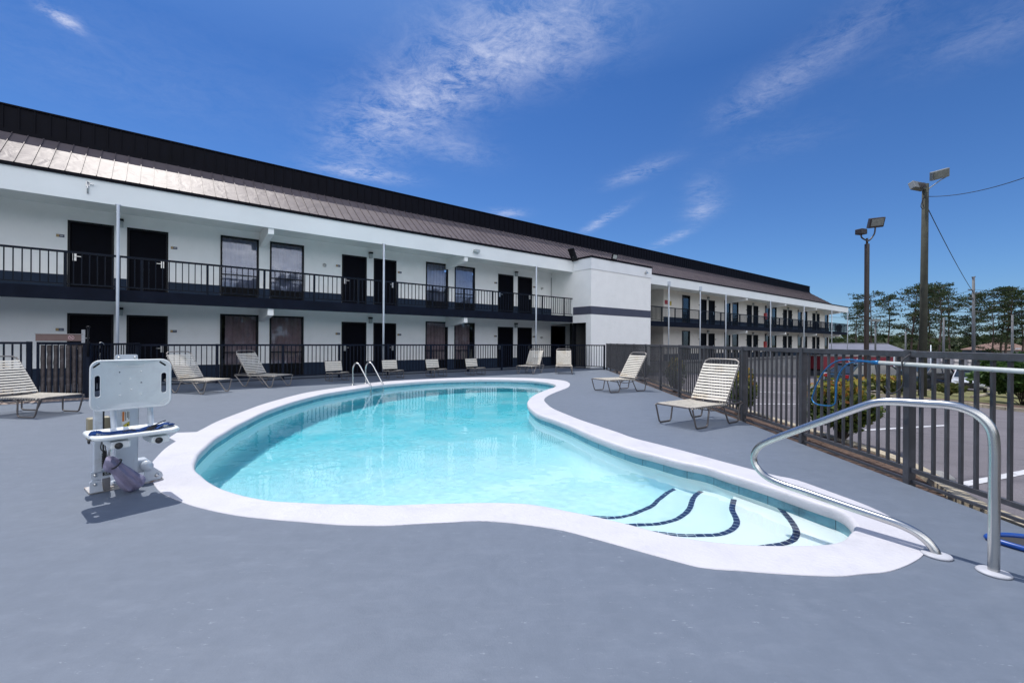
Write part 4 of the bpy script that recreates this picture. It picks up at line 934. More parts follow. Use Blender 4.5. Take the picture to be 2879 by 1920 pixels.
mb=MB(); mb.tube([(p.x,p.y,p.z) for p in [Vector((-.118,-.21,.272))+Vector((.62,0,.62))*(.052*math.cos(a*math.pi/8))+Vector((0,.062*math.sin(a*math.pi/8),0)) for a in range(16)]],.006,6,True); mb.build('drawstring',M_rub,cover)
# ------------------------------------------------------------------ ground beyond the deck
def zt(x,y=0):
    a=max(0,x-4.2); return -.10-.072*min(a,75)
def lawn_mat():
    m,nt,bs=nodes('ground_cover'); v=tcoord(nt)
    c=ramp(nt,noise_n(nt,v,.12,5,.6),[(.35,(.05,.065,.022)),(.6,(.10,.095,.05))]); nt.links.new(c,bs.inputs['Base Color']); bs.inputs['Roughness'].default_value=.95; return m
mb=MB(); vs,fs=loop_fill([(-900,-300),(4.2,-300),(4.2,1600),(-900,1600)],offs(OUT,.25),-.131); mb.add(vs,up_faces(vs,fs)); tag(mb.build('ground',lawn_mat()),kind='structure')
mb=MB(); xs=[4.2,20,40,60,79.2,300,1200]; ys=[-300,-40,40,120,400,1600]
vs=[(x,y,zt(x)-.03) for y in ys for x in xs]; nx=len(xs)
mb.add(vs,[(j*nx+i,j*nx+i+1,(j+1)*nx+i+1,(j+1)*nx+i) for j in range(len(ys)-1) for i in range(nx-1)]); tag(mb.build('ground',lawn_mat()),kind='structure')
def asphalt():
    m,nt,bs=nodes('asphalt'); v=tcoord(nt)
    c=ramp(nt,noise_n(nt,v,.35,6,.65),[(.3,(.115,.105,.115)),(.7,(.165,.150,.165))]); g=ramp(nt,noise_n(nt,v,70,3,.8),[(.35,(.6,.6,.6)),(.7,(1.25,1.25,1.25))])
    c=mixc(nt,1.0,c,g,'MULTIPLY'); t=nt.nodes.new('ShaderNodeTexCoord'); mp=nt.nodes.new('ShaderNodeMapping'); mp.inputs['Scale'].default_value=(.3,2.2,1); mp.inputs['Rotation'].default_value=(0,0,.3); nt.links.new(t.outputs['Object'],mp.inputs[0])
    f=ramp(nt,noise_n(nt,mp.outputs[0],.9,6,.7),[(.54,(0,0,0)),(.66,(.75,.75,.75))]); c=mixc(nt,f,c,(.055,.052,.06))
    nt.links.new(c,bs.inputs['Base Color']); bs.inputs['Roughness'].default_value=.85; bump(nt,bs,noise_n(nt,v,60,4,.7),.6,.01); return m
M_asph=asphalt()
def sheet(name,poly,m,dz,kind='structure',parent=None):
    # planar patch on the sloping lot
    P=[Vector((x,y,zt(x)+dz)) for x,y in poly]; tr=tessellate_polygon([P]); mb=MB(); mb.add(P,up_faces(P,[tuple(t) for t in tr])); o=mb.build(name,m); tag(o,kind=kind); return o
CURB=[(3.86,-2.0),(3.90,2.6),(3.95,3.4),(4.05,3.9),(4.35,4.5),(4.72,5.3),(4.86,6.2),(4.95,8),(5.1,12),(5.4,18),(5.6,23)]
cs=[(p.x,p.y) for p in catmull([(x,y,0) for x,y in CURB],False,4)]
i0=next(i for i,p in enumerate(cs) if p[0]>4.2)
sheet('parking_lot',[(x+.07,y) for x,y in cs if x>=4.14]+[(30,48),(78,110),(78,-40),(4.21,-40)],M_asph,.0)
mbp=MB(); P=[Vector((x,y,-.101)) for x,y in [(3.5,-3),(4.21,-40),(4.21,4.3)]+[(p[0]+.07,p[1]) for p in reversed(cs) if p[0]<4.15]]
tr=tessellate_polygon([P]); mbp.add(P,up_faces(P,[tuple(t) for t in tr])); tag(mbp.build('parking_lot',M_asph),kind='structure')
M_curb=mat('sandy_curb',(.36,.31,.23),.9,.2,9,bmp=.6,bscale=40,dirt=(.22,.19,.14),dscale=7)
mb=MB()
for a,b in zip(cs,cs[1:]): mb.bar((a[0],a[1],zt(a[0])+.02),(b[0],b[1],zt(b[0])+.02),.14,.13)
tag(mb.build('near_curb',M_curb),'sandy concrete curb between the side fence and the parking lot','curb')
M_mulch=mat('pine_straw_mulch',(.075,.045,.032),.95,.5,25,bmp=.9,bscale=60,dirt=(.17,.10,.06),dscale=14)
poly=[(FX(y)-.04,y) for y in (3.4,6,9,13,17,21,23)]+[(x-.06,y) for x,y in reversed(cs) if y>3.4]
P=[Vector((x,y,-.085)) for x,y in poly]; tr=tessellate_polygon([P]); mb=MB(); mb.add(P,up_faces(P,[tuple(t) for t in tr]))
random.seed(5)
for k in range(900):
    y=random.uniform(3.8,14); x=random.uniform(FX(y)-.02,(4.2 if y<5 else 4.75)); a=random.random()*3.14; l=random.uniform(.02,.06)
    d=Vector((math.cos(a),math.sin(a),random.uniform(-.3,.5)))*l; p=Vector((x,y,-.078+random.random()*.015)); n=Vector((-d.y,d.x,0))*.18; mb.add([p-d,p+n,p+d,p-n],[(0,1,2,3)])
tag(mb.build('mulch_strip',M_mulch),kind='stuff')
M_paint=mat('worn_white_paint',(.50,.50,.52),.7,.1,8,dirt=(.2,.19,.2),dscale=9)
def line(a,b,w=.10):
    a,b=Vector(a),Vector(b); d=(b-a).normalized(); n=Vector((-d.y,d.x))*w/2; return [tuple(a-n),tuple(b-n),tuple(b+n),tuple(a+n)]
LN=[((6.6,8.25),(9.95,10.1)),((4.75,4.66),(9.2,7.0)),((5.6,11.2),(10.5,13.8)),((14.2,24.5),(17.2,26.3)),((5.6,14.3),(11,17.2)),((4.35,3.2),(9,5.4))]
mb=MB()
for a,b in LN:
    q=line(a,b); P=[Vector((x,y,zt(x)+.006)) for x,y in q]; mb.add(P,up_faces(P,[(0,1,2,3)]))
tag(mb.build('parking_lines',M_paint),kind='structure')
def boulder(x,y,r,label):
    bm=bmesh.new(); bmesh.ops.create_icosphere(bm,subdivisions=3,radius=r)
    for v in bm.verts: v.co*=1+.35*noise.noise(v.co*6+Vector((x,y,0)))/1; v.co.z*=.65
    me=bpy.data.meshes.new('rock'); bm.to_mesh(me); bm.free(); me.materials.append(M_concrete); o=bpy.data.objects.new('rock',me); COL.objects.link(o); o.location=(x,y,zt(x)+r*.45); tag(o,label,'rock')
boulder(4.62,4.72,.10,'rough grey rock at the curb just outside the fence')
# planted island
M_grass=mat('dry_grass',(.13,.13,.045),.95,.35,5,bmp=.8,bscale=50,dirt=(.17,.12,.07),dscale=1.6)
ISL=[(16.0,18.9),(17.4,18.25),(18.4,17.8),(18.6,17.0),(19.5,16.3),(22,14.5),(27,13),(60,30),(62,54),(37.2,35.6),(36,35),(29.8,31.0),(26.5,28.2),(16.3,20.2)]
sheet('island_grass',ISL,M_grass,.07,'stuff')
ic=[(p.x,p.y) for p in catmull([(x,y,0) for x,y in ISL],True,3)]
mb=MB()
for i in range(len(ic)):
    a,b=ic[i],ic[(i+1)%len(ic)]; mb.bar((a[0],a[1],zt(a[0])+.06),(b[0],b[1],zt(b[0])+.06),.16,.14)
tag(mb.build('island_curb',M_curb),'pale curb round the planted island in the parking lot','curb')
poly=[(16.6,18.95),(17.7,18.35),(18.7,17.7),(18.9,17.2),(21,15.5),(26,14.2),(26.5,17.5),(22.5,19.5),(19.0,20.1)]
sheet('island_mulch',poly,M_mulch,.075,'stuff')
mb=MB().tube([(23.9,22.9,zt(23.9)+.10),(28,26.2,zt(28)+.13),(36.5,33.4,zt(36.5)+.12)],.10,8); tag(mb.build('fallen_log',M_curb),'long pale log lying across the grass island','log')
# ------------------------------------------------------------------ foliage
def leafmat(name,c1,c2,c3=None,sc=6):
    m,nt,bs=nodes(name); v=tcoord(nt); gi=nt.nodes.new('ShaderNodeNewGeometry')
    c=ramp(nt,gi.outputs['Random Per Island'],[(0,c1),(.6,c2),(1,c3 or c2)]); nt.links.new(c,bs.inputs['Base Color']); bs.inputs['Roughness'].default_value=.55; bs.inputs['Specular IOR Level'].default_value=.3
    bs.inputs['Subsurface Weight'].default_value=0
    tr=nt.nodes.new('ShaderNodeBsdfTranslucent'); nt.links.new(c,tr.inputs[0]); mx=nt.nodes.new('ShaderNodeMixShader'); mx.inputs[0].default_value=.3
    nt.links.new(bs.outputs[0],mx.inputs[1]); nt.links.new(tr.outputs[0],mx.inputs[2]); nt.links.new(mx.outputs[0],nt.nodes['Material Output'].inputs[0]); return m
def leaf(mb,p,s,rnd,el=1.6):
    u=Vector((rnd.gauss(0,1),rnd.gauss(0,1),rnd.gauss(0,.8))).normalized(); v=u.orthogonal().normalized(); v.rotate(Matrix.Rotation(rnd.random()*6.28,3,u))
    a=u*s*el/2; b=v*s*.5; mb.add([p-a,p+b,p+a,p-b],[(0,1,2,3)])
M_bark=mat('pine_bark',(.085,.060,.050),.95,.3,6,bmp=.8,bscale=20)
M_bark2=mat('shrub_stem',(.06,.045,.035),.9,.3,10)
M_needle=leafmat('pine_needles',(.014,.030,.012),(.036,.058,.020),(.07,.085,.032))
def make_pine(seed,hgt=15,lean=0,crown=.55,wide=2.9,clumps=95,stem=1):
    r=random.Random(seed); root=empty('pine_tree'); mb=MB(); tips=[]
    tops=[]
    for st in range(stem):
        ox=(st-(stem-1)/2)*1.0; P=[Vector((ox+lean*(z/hgt)**2+.12*math.sin(z*.5+seed+st),.10*math.cos(z*.6+st),z)) for z in [hgt*k/12 for k in range(13)]]
        mb.tube(P,[.24*(1-.82*k/12) for k in range(13)],8); tops.append(P)
        nb=int(26*crown/.55)
        for k in range(nb):
            t=1-crown*((k+.5)/nb)**1.1; i=min(11,int(t*12)); f=t*12-i; p=P[i].lerp(P[i+1],f); a=r.random()*6.28
            prof=math.sin(min(1,(1-t)/crown*1.25+.22)*math.pi*.78)
            L=wide*prof*r.uniform(.45,1.1); up=r.uniform(-.05,.45)
            e=p+Vector((math.cos(a)*L,math.sin(a)*L,L*up)); mid=p.lerp(e,.55)+Vector((0,0,L*.08)); mb.tube([p,mid,e],[.055,.035,.014],5,cap=False)
            tips+=[e,mid.lerp(e,.5)]
            for q in range(2):
                e2=mid+Vector((r.uniform(-1,1),r.uniform(-1,1),r.uniform(.0,.6)))*L*.38; mb.tube([mid,e2],[.022,.010],4,cap=False); tips.append(e2)
        tips+= [P[-1]+Vector((r.uniform(-.5,.5),r.uniform(-.5,.5),r.uniform(-.6,.3))) for _ in range(4)]
    mb.build('trunk',M_bark,root)
    lb=MB()
    for e in tips:
        s=r.uniform(.45,.9)
        for k in range(26):
            d=Vector((r.gauss(0,1),r.gauss(0,1),r.gauss(0,.5))); d=d.normalized()*r.random()**.4*s; d.z*=.5; d.z+=.08
            p=e+d; u=(d+Vector((r.uniform(-.3,.3),r.uniform(-.3,.3),.25))).normalized(); v=u.orthogonal().normalized(); v.rotate(Matrix.Rotation(r.random()*6.28,3,u)); l=r.uniform(.16,.34)
            lb.add([p,p+u*l*.5+v*.085,p+u*l,p+u*l*.5-v*.085],[(0,1,2,3)])
    lb.build('crown',M_needle,root); return root
def along(xS,Y):   # ground position seen in the direction of photo column xS, Y metres ahead
    return ((xS-1439.5)/1240*Y, Y)
protos=[make_pine(1,15,0,.50,3.6,stem=1),make_pine(2,15,.8,.62,3.9,stem=2),make_pine(7,15,-.5,.42,2.7),make_pine(12,15,.3,.78,4.2)]
PN=[(0,2408,92,11.2,'leftmost'),(3,2450,88,12.6,''),(2,2498,96,14.0,''),(1,2572,90,15.0,''),(0,2612,98,15.6,''),(3,2645,84,14.4,''),(2,2672,90,14.8,''),(1,2735,94,14.0,''),(3,2793,86,11.4,''),(1,2822,92,14.8,''),(2,2848,86,14.6,''),(0,2874,90,12.6,'')]
PL=['short pine at the left end of the row, beside the motel','bushy pine between the motel and the bronze lamp post','slim bare-trunked pine right of the bronze lamp post','two-stemmed pine just left of the tall wooden pole','tall pine directly behind the wooden pole','broad pine just right of the wooden pole','flat-topped slim pine right of the wooden pole','pine with twin stems behind the grey utility pole','low wide pine right of the utility pole','tall round-topped twin pine near the right edge','slim tall pine near the photo\'s right edge','pine cut off by the photo\'s right edge']
used=set()
for i,((k,xS,Y,h,_),lb) in enumerate(zip(PN,PL)):
    src=protos[k]
    if k in used: o=copy_tree(src)
    else: o=src; used.add(k)
    x,y=along(xS,Y); o.location=(x,y,zt(x)-.2); s=(h+3.9)/17.5; o.scale=(s*1.0,s*1.0,s*1.12); o.rotation_euler=(0,0,i*1.9); tag(o,lb,'pine tree','pines beyond the parking lot')
# distant wooded ridge
M_wood=leafmat('woodland_leaves',(.020,.034,.012),(.040,.058,.022),(.065,.080,.035))
r=random.Random(9); mb=MB()
for k in range(330):
    x=r.uniform(55,330); y=r.uniform(150,230); 
    if x/y<.45 or x/y>1.45: continue
    h=r.uniform(7,11); w_=r.uniform(4,8); zb=zt(x)
    for q in range(110):
        d=Vector((r.gauss(0,1),r.gauss(0,1),r.gauss(0,1))).normalized(); p=Vector((x,y,zb+h*.45))+Vector((d.x*w_,d.y*w_,d.z*h*.5)); leaf(mb,p,r.uniform(1.2,2.2),r,1.2)
tag(mb.build('distant_woods',M_wood),kind='stuff')
r=random.Random(19); mb=MB()
for k in range(70):
    x=r.uniform(55,150); y=r.uniform(104,125)
    if x/y<.6 or x/y>1.3: continue
    h=r.uniform(2.5,5.5); w_=r.uniform(2,4)
    for q in range(150):
        d=Vector((r.gauss(0,1),r.gauss(0,1),r.gauss(0,1))).normalized(); p=Vector((x,y,zt(x)+h*.45))+Vector((d.x*w_,d.y*w_,d.z*h*.5)); leaf(mb,p,r.uniform(.5,1.1),r,1.2)
tag(mb.build('undergrowth',leafmat('undergrowth_leaves',(.018,.034,.010),(.045,.068,.022),(.075,.095,.032))),kind='stuff')
# trees behind the camera, seen only mirrored in the windows
r=random.Random(29); mb=MB()
for k in range(26):
    s_q=-30+k*3.4+r.uniform(-1,1); P_=FP(s_q,52+r.uniform(-3,5)); h=r.uniform(6,11); w2=r.uniform(2.5,4)
    for q in range(160):
        d=Vector((r.gauss(0,1),r.gauss(0,1),r.gauss(0,1))).normalized(); p=Vector((P_.x,P_.y,h*.5))+Vector((d.x*w2,d.y*w2,d.z*h*.5)); leaf(mb,p,r.uniform(.9,1.8),r,1.2)
tag(mb.build('trees_across_the_road',M_wood),kind='stuff')
# shrubs
M_photA=leafmat('photinia_leaves',(.030,.065,.014),(.075,.11,.020),(.13,.14,.025)); M_photB=leafmat('photinia_new_growth',(.17,.19,.025),(.27,.21,.03),(.30,.11,.03))
M_laurel=leafmat('laurel_leaves',(.020,.055,.014),(.045,.095,.022),(.09,.16,.045)); M_low=leafmat('low_shrub_leaves',(.05,.075,.02),(.10,.12,.035),(.17,.15,.05))
def shrub(name,x,y,rx,ry,h,n,ls,mA,mB,label,seed,cat='bush',group=None,zb=None,z0=.25):
    rd=random.Random(seed); zb=zt(x) if zb is None else zb; root=empty(name,(x,y,zb),0,label,cat,group)
    st=MB(); tips=[]
    for k in range(14):
        a=rd.random()*6.28; q=rd.uniform(.2,.9); e=Vector((math.cos(a)*rx*q,math.sin(a)*ry*q,h*rd.uniform(.45,.9))); st.tube([Vector((rd.uniform(-.05,.05),rd.uniform(-.05,.05),0)),e*.5+Vector((0,0,h*.02)),e],[.02,.014,.006],5); tips.append(e)
    st.build('stems',M_bark2,root); A=MB(); B=MB()
    for k in range(n):
        d=Vector((rd.gauss(0,1),rd.gauss(0,1),rd.gauss(0,1))).normalized()*rd.uniform(.55,1.0)
        f=1+.22*math.sin(d.x*5+seed)*math.cos(d.y*4+d.z*5)
        z=h*(z0+(1-z0)*.5)+d.z*h*(1-z0)*.5*f; 
        p=Vector((d.x*rx*f,d.y*ry*f,max(.03,z)))
        top=z/h
        if mB and rd.random()<max(0,(top-.60)*1.9): leaf(B,p+Vector((0,0,rd.uniform(0,.06))),ls*1.1,rd,2)
        else: leaf(A,p,ls,rd,1.9)
    A.build('leaves',mA,root)
    if mB and len(B.v)>120: B.build('new_growth',mB,root)['kind']='stuff'
    return root
shrub('photinia_bush',4.92,6.6,.40,.56,.93,4200,.042,M_photA,M_photB,'green and yellow-orange bush just outside the fence beside the life hook',3,z0=.22)
shrub('photinia_bush',4.66,8.9,.26,.36,.95,1500,.042,M_photA,M_photB,'yellow-green bush outside the fence behind the nearest chaise lounge',4,z0=.15)
shrub('photinia_bush',4.78,12.9,.26,.42,1.0,1200,.045,M_photA,M_photB,'yellow-topped bush outside the fence between the two right chaise lounges',6,z0=.2)
shrub('photinia_bush',4.84,16.6,.3,.5,.85,1100,.05,M_photA,None,'small dark green bush outside the fence near the far corner',8)
shrub('hedge_bush',17.2,20.2,1.0,.7,.9,1800,.11,M_low,M_photB,'rust and green bush on the island edge left of the wooden pole',21)
shrub('hedge_bush',19.4,22.3,1.2,.9,.75,2000,.12,M_low,None,'dull green bush on the island right behind the rusty bush',22)
shrub('low_bush',24.0,24.2,.75,.65,.72,1800,.085,M_low,None,'low round yellow-green bush on the island before the parked cars',23)
shrub('laurel_bush',23.6,20.4,1.7,1.6,2.45,5200,.15,M_laurel,None,'tall glossy green shrub at the right edge on the mulch island',24)
shrub('laurel_bush',31.5,27.2,2.6,1.8,2.6,3500,.20,M_laurel,None,'broad leafy green shrub behind the tall glossy one at the right edge',25)
# ------------------------------------------------------------------ lamp posts, poles, wires
M_bronze=mat('bronze_pole',(.032,.023,.020),.45,.15,4); M_wpole=mat('old_pole_wood',(.040,.042,.032),.9,.3,3,bmp=.6,bscale=12,dirt=(.05,.055,.04),dscale=2)
M_gpole=mat('grey_steel_pole',(.085,.09,.10),.6,.15,2); M_alu=mat('cast_aluminium',(.20,.21,.21),.5,.12,8,met=.3)
M_lens=mat('flood_lens',(.16,.17,.16),.15,.2,6,spec=.8)
def vpt(xS,yS,Y): 
    u,v=xS-1439.5,yS-960; return Vector(((u*c_+v*s_)/1240*Y,Y,H-(-u*s_+v*c_)/1240*Y))
Y=22.; b=vpt(2436,968,Y); lp=empty('lamp_post',(b.x,b.y,zt(b.x)),0,'bronze lamp post with two floodlights on a curved yoke','lamp post'); zb=zt(b.x)
top=vpt(2437,686,Y).z-zb
MB().box(-.075,.075,-.075,.075,0,top).build('pole',M_bronze,lp,bevel=.006)
hd1=vpt(2421,655,Y)-Vector((b.x,b.y,zb)); hd2=vpt(2461,632,Y)-Vector((b.x,b.y,zb)); hd1.y=0; hd2.y=0
MB().tube([(0,0,top),(0,0,top+.28)],.05,10).tube(catmull([(hd1.x,0,hd1.z-.1),(hd1.x+.05,0,top+.30),(0,0,top+.17),(hd2.x-.25,0,top+.22),(hd2.x-.05,0,top+.5),(hd2.x,0,hd2.z-.15)],False,6),.035,8).build('yoke',M_bronze,lp)
f1=MB().obox(hd1+Vector((0,0,.05)),(1,.3,0),(-.3,1,0),(0,0,1),.19,.17,.13).build('floodlight',M_bronze,lp,bevel=.02)
f2=MB().obox(hd2+Vector((.03,0,.10)),(1,-.2,.08),(.2,1,.3),(0,-.3,1),.33,.12,.24).build('floodlight',M_bronze,lp,bevel=.03)
MB().obox(hd2+Vector((.005,-.13,.075)),(1,-.2,.08),(.2,1,.3),(0,-.3,1),.27,.012,.17).build('lamp_lens',M_lens,f2,bevel=.02)
Y=21.; b=vpt(2594,968,Y); zb=zt(b.x); wp=empty('wooden_light_pole',(b.x,b.y,zb),0,'tall weathered wooden pole carrying two floodlights','light pole')
O=Vector((b.x,b.y,zb)); tp=vpt(2602,518,Y)-O; tp.y=0
MB().tube([(0,0,-.2),tp*.5,tp],[.165,.145,.125],14).build('pole',M_wpole,wp)
L=lambda x,y,dy=0:(lambda q:Vector((q.x,dy,q.z)))(vpt(x,y,Y)-O)
fa=MB().obox(L(2570,527,-.15),(1,.35,.0),(-.35,1,-.4),(0,.4,1),.40,.12,.18).build('floodlight',M_alu,wp,bevel=.02)
mb=MB()
for k in range(12): mb.obox(L(2570,527,-.28)+Vector((-.33+k*.055,0,.0)),(1,.35,0),(-.35,1,-.4),(0,.4,1),.008,.03,.14)
mb.build('cooling_fin',mat('dark_fins',(.05,.045,.05),.5),fa)
MB().tube([L(2575,537,-.05),L(2590,532,-.05),L(2600,535)],.03,6).build('bracket_arm',M_alu,wp)
fb=MB().obox(L(2633,494,-.15),(1,0,.28),(0,1,.3),(-.28,-.3,1),.42,.09,.20).build('floodlight',M_alu,wp,bevel=.02)
MB().obox(L(2632,495,-.25),(1,0,.28),(0,1,.3),(-.28,-.3,1),.36,.012,.155).build('lamp_lens',M_lens,fb)
MB().tube([L(2604,560),L(2612,530),L(2640,508,-.1),L(2662,497,0),L(2664,480,0),L(2655,476,0)],.022,6).build('bracket_arm',M_alu,wp)
MB().tube(catmull([L(2600,545,-.14),L(2585,560,-.2),L(2578,585,-.2),L(2590,590,-.15),L(2583,570,-.2),L(2596,548,-.16)],False,5),.014,5).build('loose_cable',M_rub,wp)
M_wire=mat('black_cable',(.012,.012,.014),.6)
def wire(name,a,b,sag,r,label):
    P=[a.lerp(b,t/20)-Vector((0,0,sag*4*(t/20)*(1-t/20))) for t in range(21)]; tag(MB().tube(P,r,5).build(name,M_wire),label,'cable')
A1=vpt(2608,553,Y); wire('overhead_cable',A1,vpt(2960,470,14),.25,.014,'black cable from the wooden pole up to the photo\'s right edge')
Yu=62.; tie=vpt(2738,817,Yu)
wire('overhead_cable',vpt(2608,585,Y),vpt(2772,868,50),.5,.018,'thin cable running down from the wooden pole past the utility pole')
b=vpt(2738,985,Yu); up=empty('utility_pole',(b.x,b.y,zt(b.x)),0,'tall grey utility pole with short cross arms among the pines','utility pole'); O=Vector((b.x,b.y,zt(b.x))); t_=vpt(2737,778,Yu)-O
MB().tube([(0,0,-.3),(t_.x,0,t_.z)],[.24,.15],10).build('pole',M_gpole,up)
mb=MB()
for (x0,y0_,x1,y1_) in ((2722,814,2738,817),(2740,827,2756,822),(2722,837,2740,838),(2738,875,2765,876),(2732,780,2742,778)):
    p=vpt(x0,y0_,Yu)-O; q=vpt(x1,y1_,Yu)-O; p.y=q.y=0; mb.bar(p,q,.12,.12)
mb.build('cross_arms',M_gpole,up)
k=0
for (y0_,y1_,Yq,lb) in ((858,805,60,'highest of the far power lines crossing the pines'),(872,838,60,'middle far power line crossing the pines'),(894,876,60,'lowest far power line crossing the pines')):
    wire('power_line',vpt(2300,y0_+18,66),vpt(2738,y1_+9,Yu),.9,.022,lb+', left of the utility pole'); wire('power_line',vpt(2738,y1_+9,Yu),vpt(2950,y1_-12,52),.5,.020,lb+', right of the utility pole')
SPL=[(2461,903,985,52,.10,'thin grey pole with a small box head behind the bronze lamp post'),(2546,932,985,70,.12,'short thin pole left of the wooden pole'),(2653,893,985,60,.13,'plain thin pole right of the wooden pole'),(2846,885,985,58,.14,'thin pole with a small street lamp near the right edge'),(2617,970,990,60,.07,'tiny white post behind the fence right of the wooden pole')]
for i,(xS,y0_,y1_,Yq,rr_,lb) in enumerate(SPL):
    b=vpt(xS,y1_,Yq); o=empty('distant_pole',(b.x,b.y,zt(b.x)),0,lb,'pole','thin poles beyond the parking lot'); t_=vpt(xS+1,y0_,Yq).z-zt(b.x)
    MB().tube([(0,0,-.2),(0,0,t_)],[rr_*1.1,rr_*.8],8).build('shaft',M_gpole if i!=4 else M_post,o)
    if i==0: MB().box(-.45,.45,-.2,.2,t_-.05,t_+.25).build('lamp_head',M_alu,o)
    if i==3: MB().bar((0,0,t_*.52),(.75,0,t_*.54),.05,.05).build('bracket_arm',M_alu,o); MB().box(.55,1.0,-.12,.12,t_*.54,t_*.54+.12).build('lamp_head',M_post,o)
# ------------------------------------------------------------------ far buildings
Ys=60.; a=vpt(2335,968,Ys); b=vpt(2553,968,Ys); zr_=vpt(2440,966.5,Ys).z; ze=vpt(2440,983,Ys).z
sh=empty('far_shed',(a.x,a.y,zt(a.x)-1),0,'long low building with a grey metal roof beyond the parking lot','building'); O=Vector((a.x,a.y,zt(a.x)-1)); w_=b.x-a.x
M_shroof=mat('grey_shed_roof',(.16,.16,.19),.5,.15,1.2); M_shwall=mat('shed_wall',(.16,.15,.15),.8,.15,.5)
mb=MB(); z1_=zr_-O.z; z2_=ze-O.z-.25; mb.prism([(0,-.3,z2_),(0,3.2,z1_),(0,3.4,z1_),(0,-.3,z2_-.15)],(w_,0,0)); mb.bar((0,3.25,z1_+.05),(w_,3.25,z1_+.05),.25,.12)
mb.build('roof',M_shroof,sh)
MB().box(.2,w_-.2,.1,6,0,z2_-.02).build('wall',M_shwall,sh)
mb=MB(); 
for k in range(7): mb.box(.3+k*1.6,.3+k*1.6+.22,-.28,-.10,0,z2_-.15); mb.build('column',M_white,sh) if False else None
mb.build('columns',M_post,sh)
Yc=75.; a=vpt(2640,990,Yc); c=empty('pale_store',(a.x,a.y,zt(a.x)-.5),0,'pale building with square bays seen through the fence right of the wooden pole','building'); O=Vector((a.x,a.y,zt(a.x)-.5))
w_=vpt(2768,990,Yc).x-a.x; ztop=vpt(2700,999,Yc).z-O.z
MB().box(0,w_,.2,10,0,ztop).build('wall',mat('store_wall',(.26,.26,.29),.8,.1,.3),c)
M_sw=mat('store_white',(.62,.58,.56),.7,.05,.5)
for k,(p0,p1) in enumerate(((2646,2668),(2683,2706),(2722,2733))):
    x0=vpt(p0,990,Yc).x-a.x; x1=vpt(p1,990,Yc).x-a.x; MB().box(x0,x1,-.1,.19,ztop-1.1,ztop-.15).box(x0,x1-.3,-.05,.19,.3,ztop-1.35).build('bay_panel',M_sw,c)
Yc=105.; a=vpt(2790,990,Yc); hs_=empty('brown_roof_house',(a.x,a.y,zt(a.x)-.5),0,'small house with a brown hipped roof among the trees at the right edge','house'); O=Vector((a.x,a.y,zt(a.x)-.5)); w_=11.; zt_=vpt(2850,963,Yc).z-O.z; ze=vpt(2850,985,Yc).z-O.z
mb=MB(); mb.add([(0,0,ze),(w_,0,ze),(w_,8,ze),(0,8,ze),(4,4,zt_),(w_-2,4,zt_)],[(0,1,5,4),(1,2,5),(2,3,4,5),(3,0,4)]); mb.build('roof',mat('brown_shingles',(.16,.10,.08),.9,.15,1),hs_); MB().box(.5,w_-.5,.5,7.5,0,ze).build('wall',M_shwall,hs_)
# red trailer with white lettering
Yt=44.; a=vpt(2312,1048,Yt); b=vpt(2512,1048,Yt); zg=vpt(2400,1052,Yt).z; ztp=vpt(2400,1003,Yt).z
tl=empty('red_trailer',(a.x,a.y,zt(a.x)),0,'dark red box trailer with white letters behind the bushes and parked cars','trailer'); O=Vector((a.x,a.y,zt(a.x))); w_=b.x-a.x
MB().box(0,w_,0,2.4,.75,ztp-O.z).build('body',mat('dark_red_panel',(.17,.008,.022),.45,.1,.8),tl,bevel=.03)
MB().box(-.01,w_+.01,-.03,2.43,ztp-O.z+.002,ztp-O.z+.10).build('top_rail',M_shwall,tl); MB().box(.2,w_-.2,-.02,2.2,.55,.748).build('chassis',M_rub,tl)
for x in (1.2,2.2,w_-1.5):
    o=MB().lathe((x,-.02,.42),[(.42,0),(.42,.25),(.2,.26)],18,(0,1,0)).build('wheel',M_rub,tl)
for s_t,xx,zz,sz in (('I',2.05,.58,.62),('C',2.55,.58,.62),('A',3.25,.58,.62)):
    tc=bpy.data.curves.new('lettering','FONT'); tc.body=s_t; tc.size=sz; tc.extrude=.004; to=bpy.data.objects.new('lettering_tmp',tc); COL.objects.link(to)
    dg=bpy.context.evaluated_depsgraph_get(); me=bpy.data.meshes.new_from_object(to.evaluated_get(dg)); bpy.data.objects.remove(to)
    lo=bpy.data.objects.new('lettering',me); COL.objects.link(lo); lo.parent=tl; lo.location=(xx,-.008,.95+zz*.9); lo.rotation_euler=(R(90),0,0); me.materials.clear(); me.materials.append(M_sw)
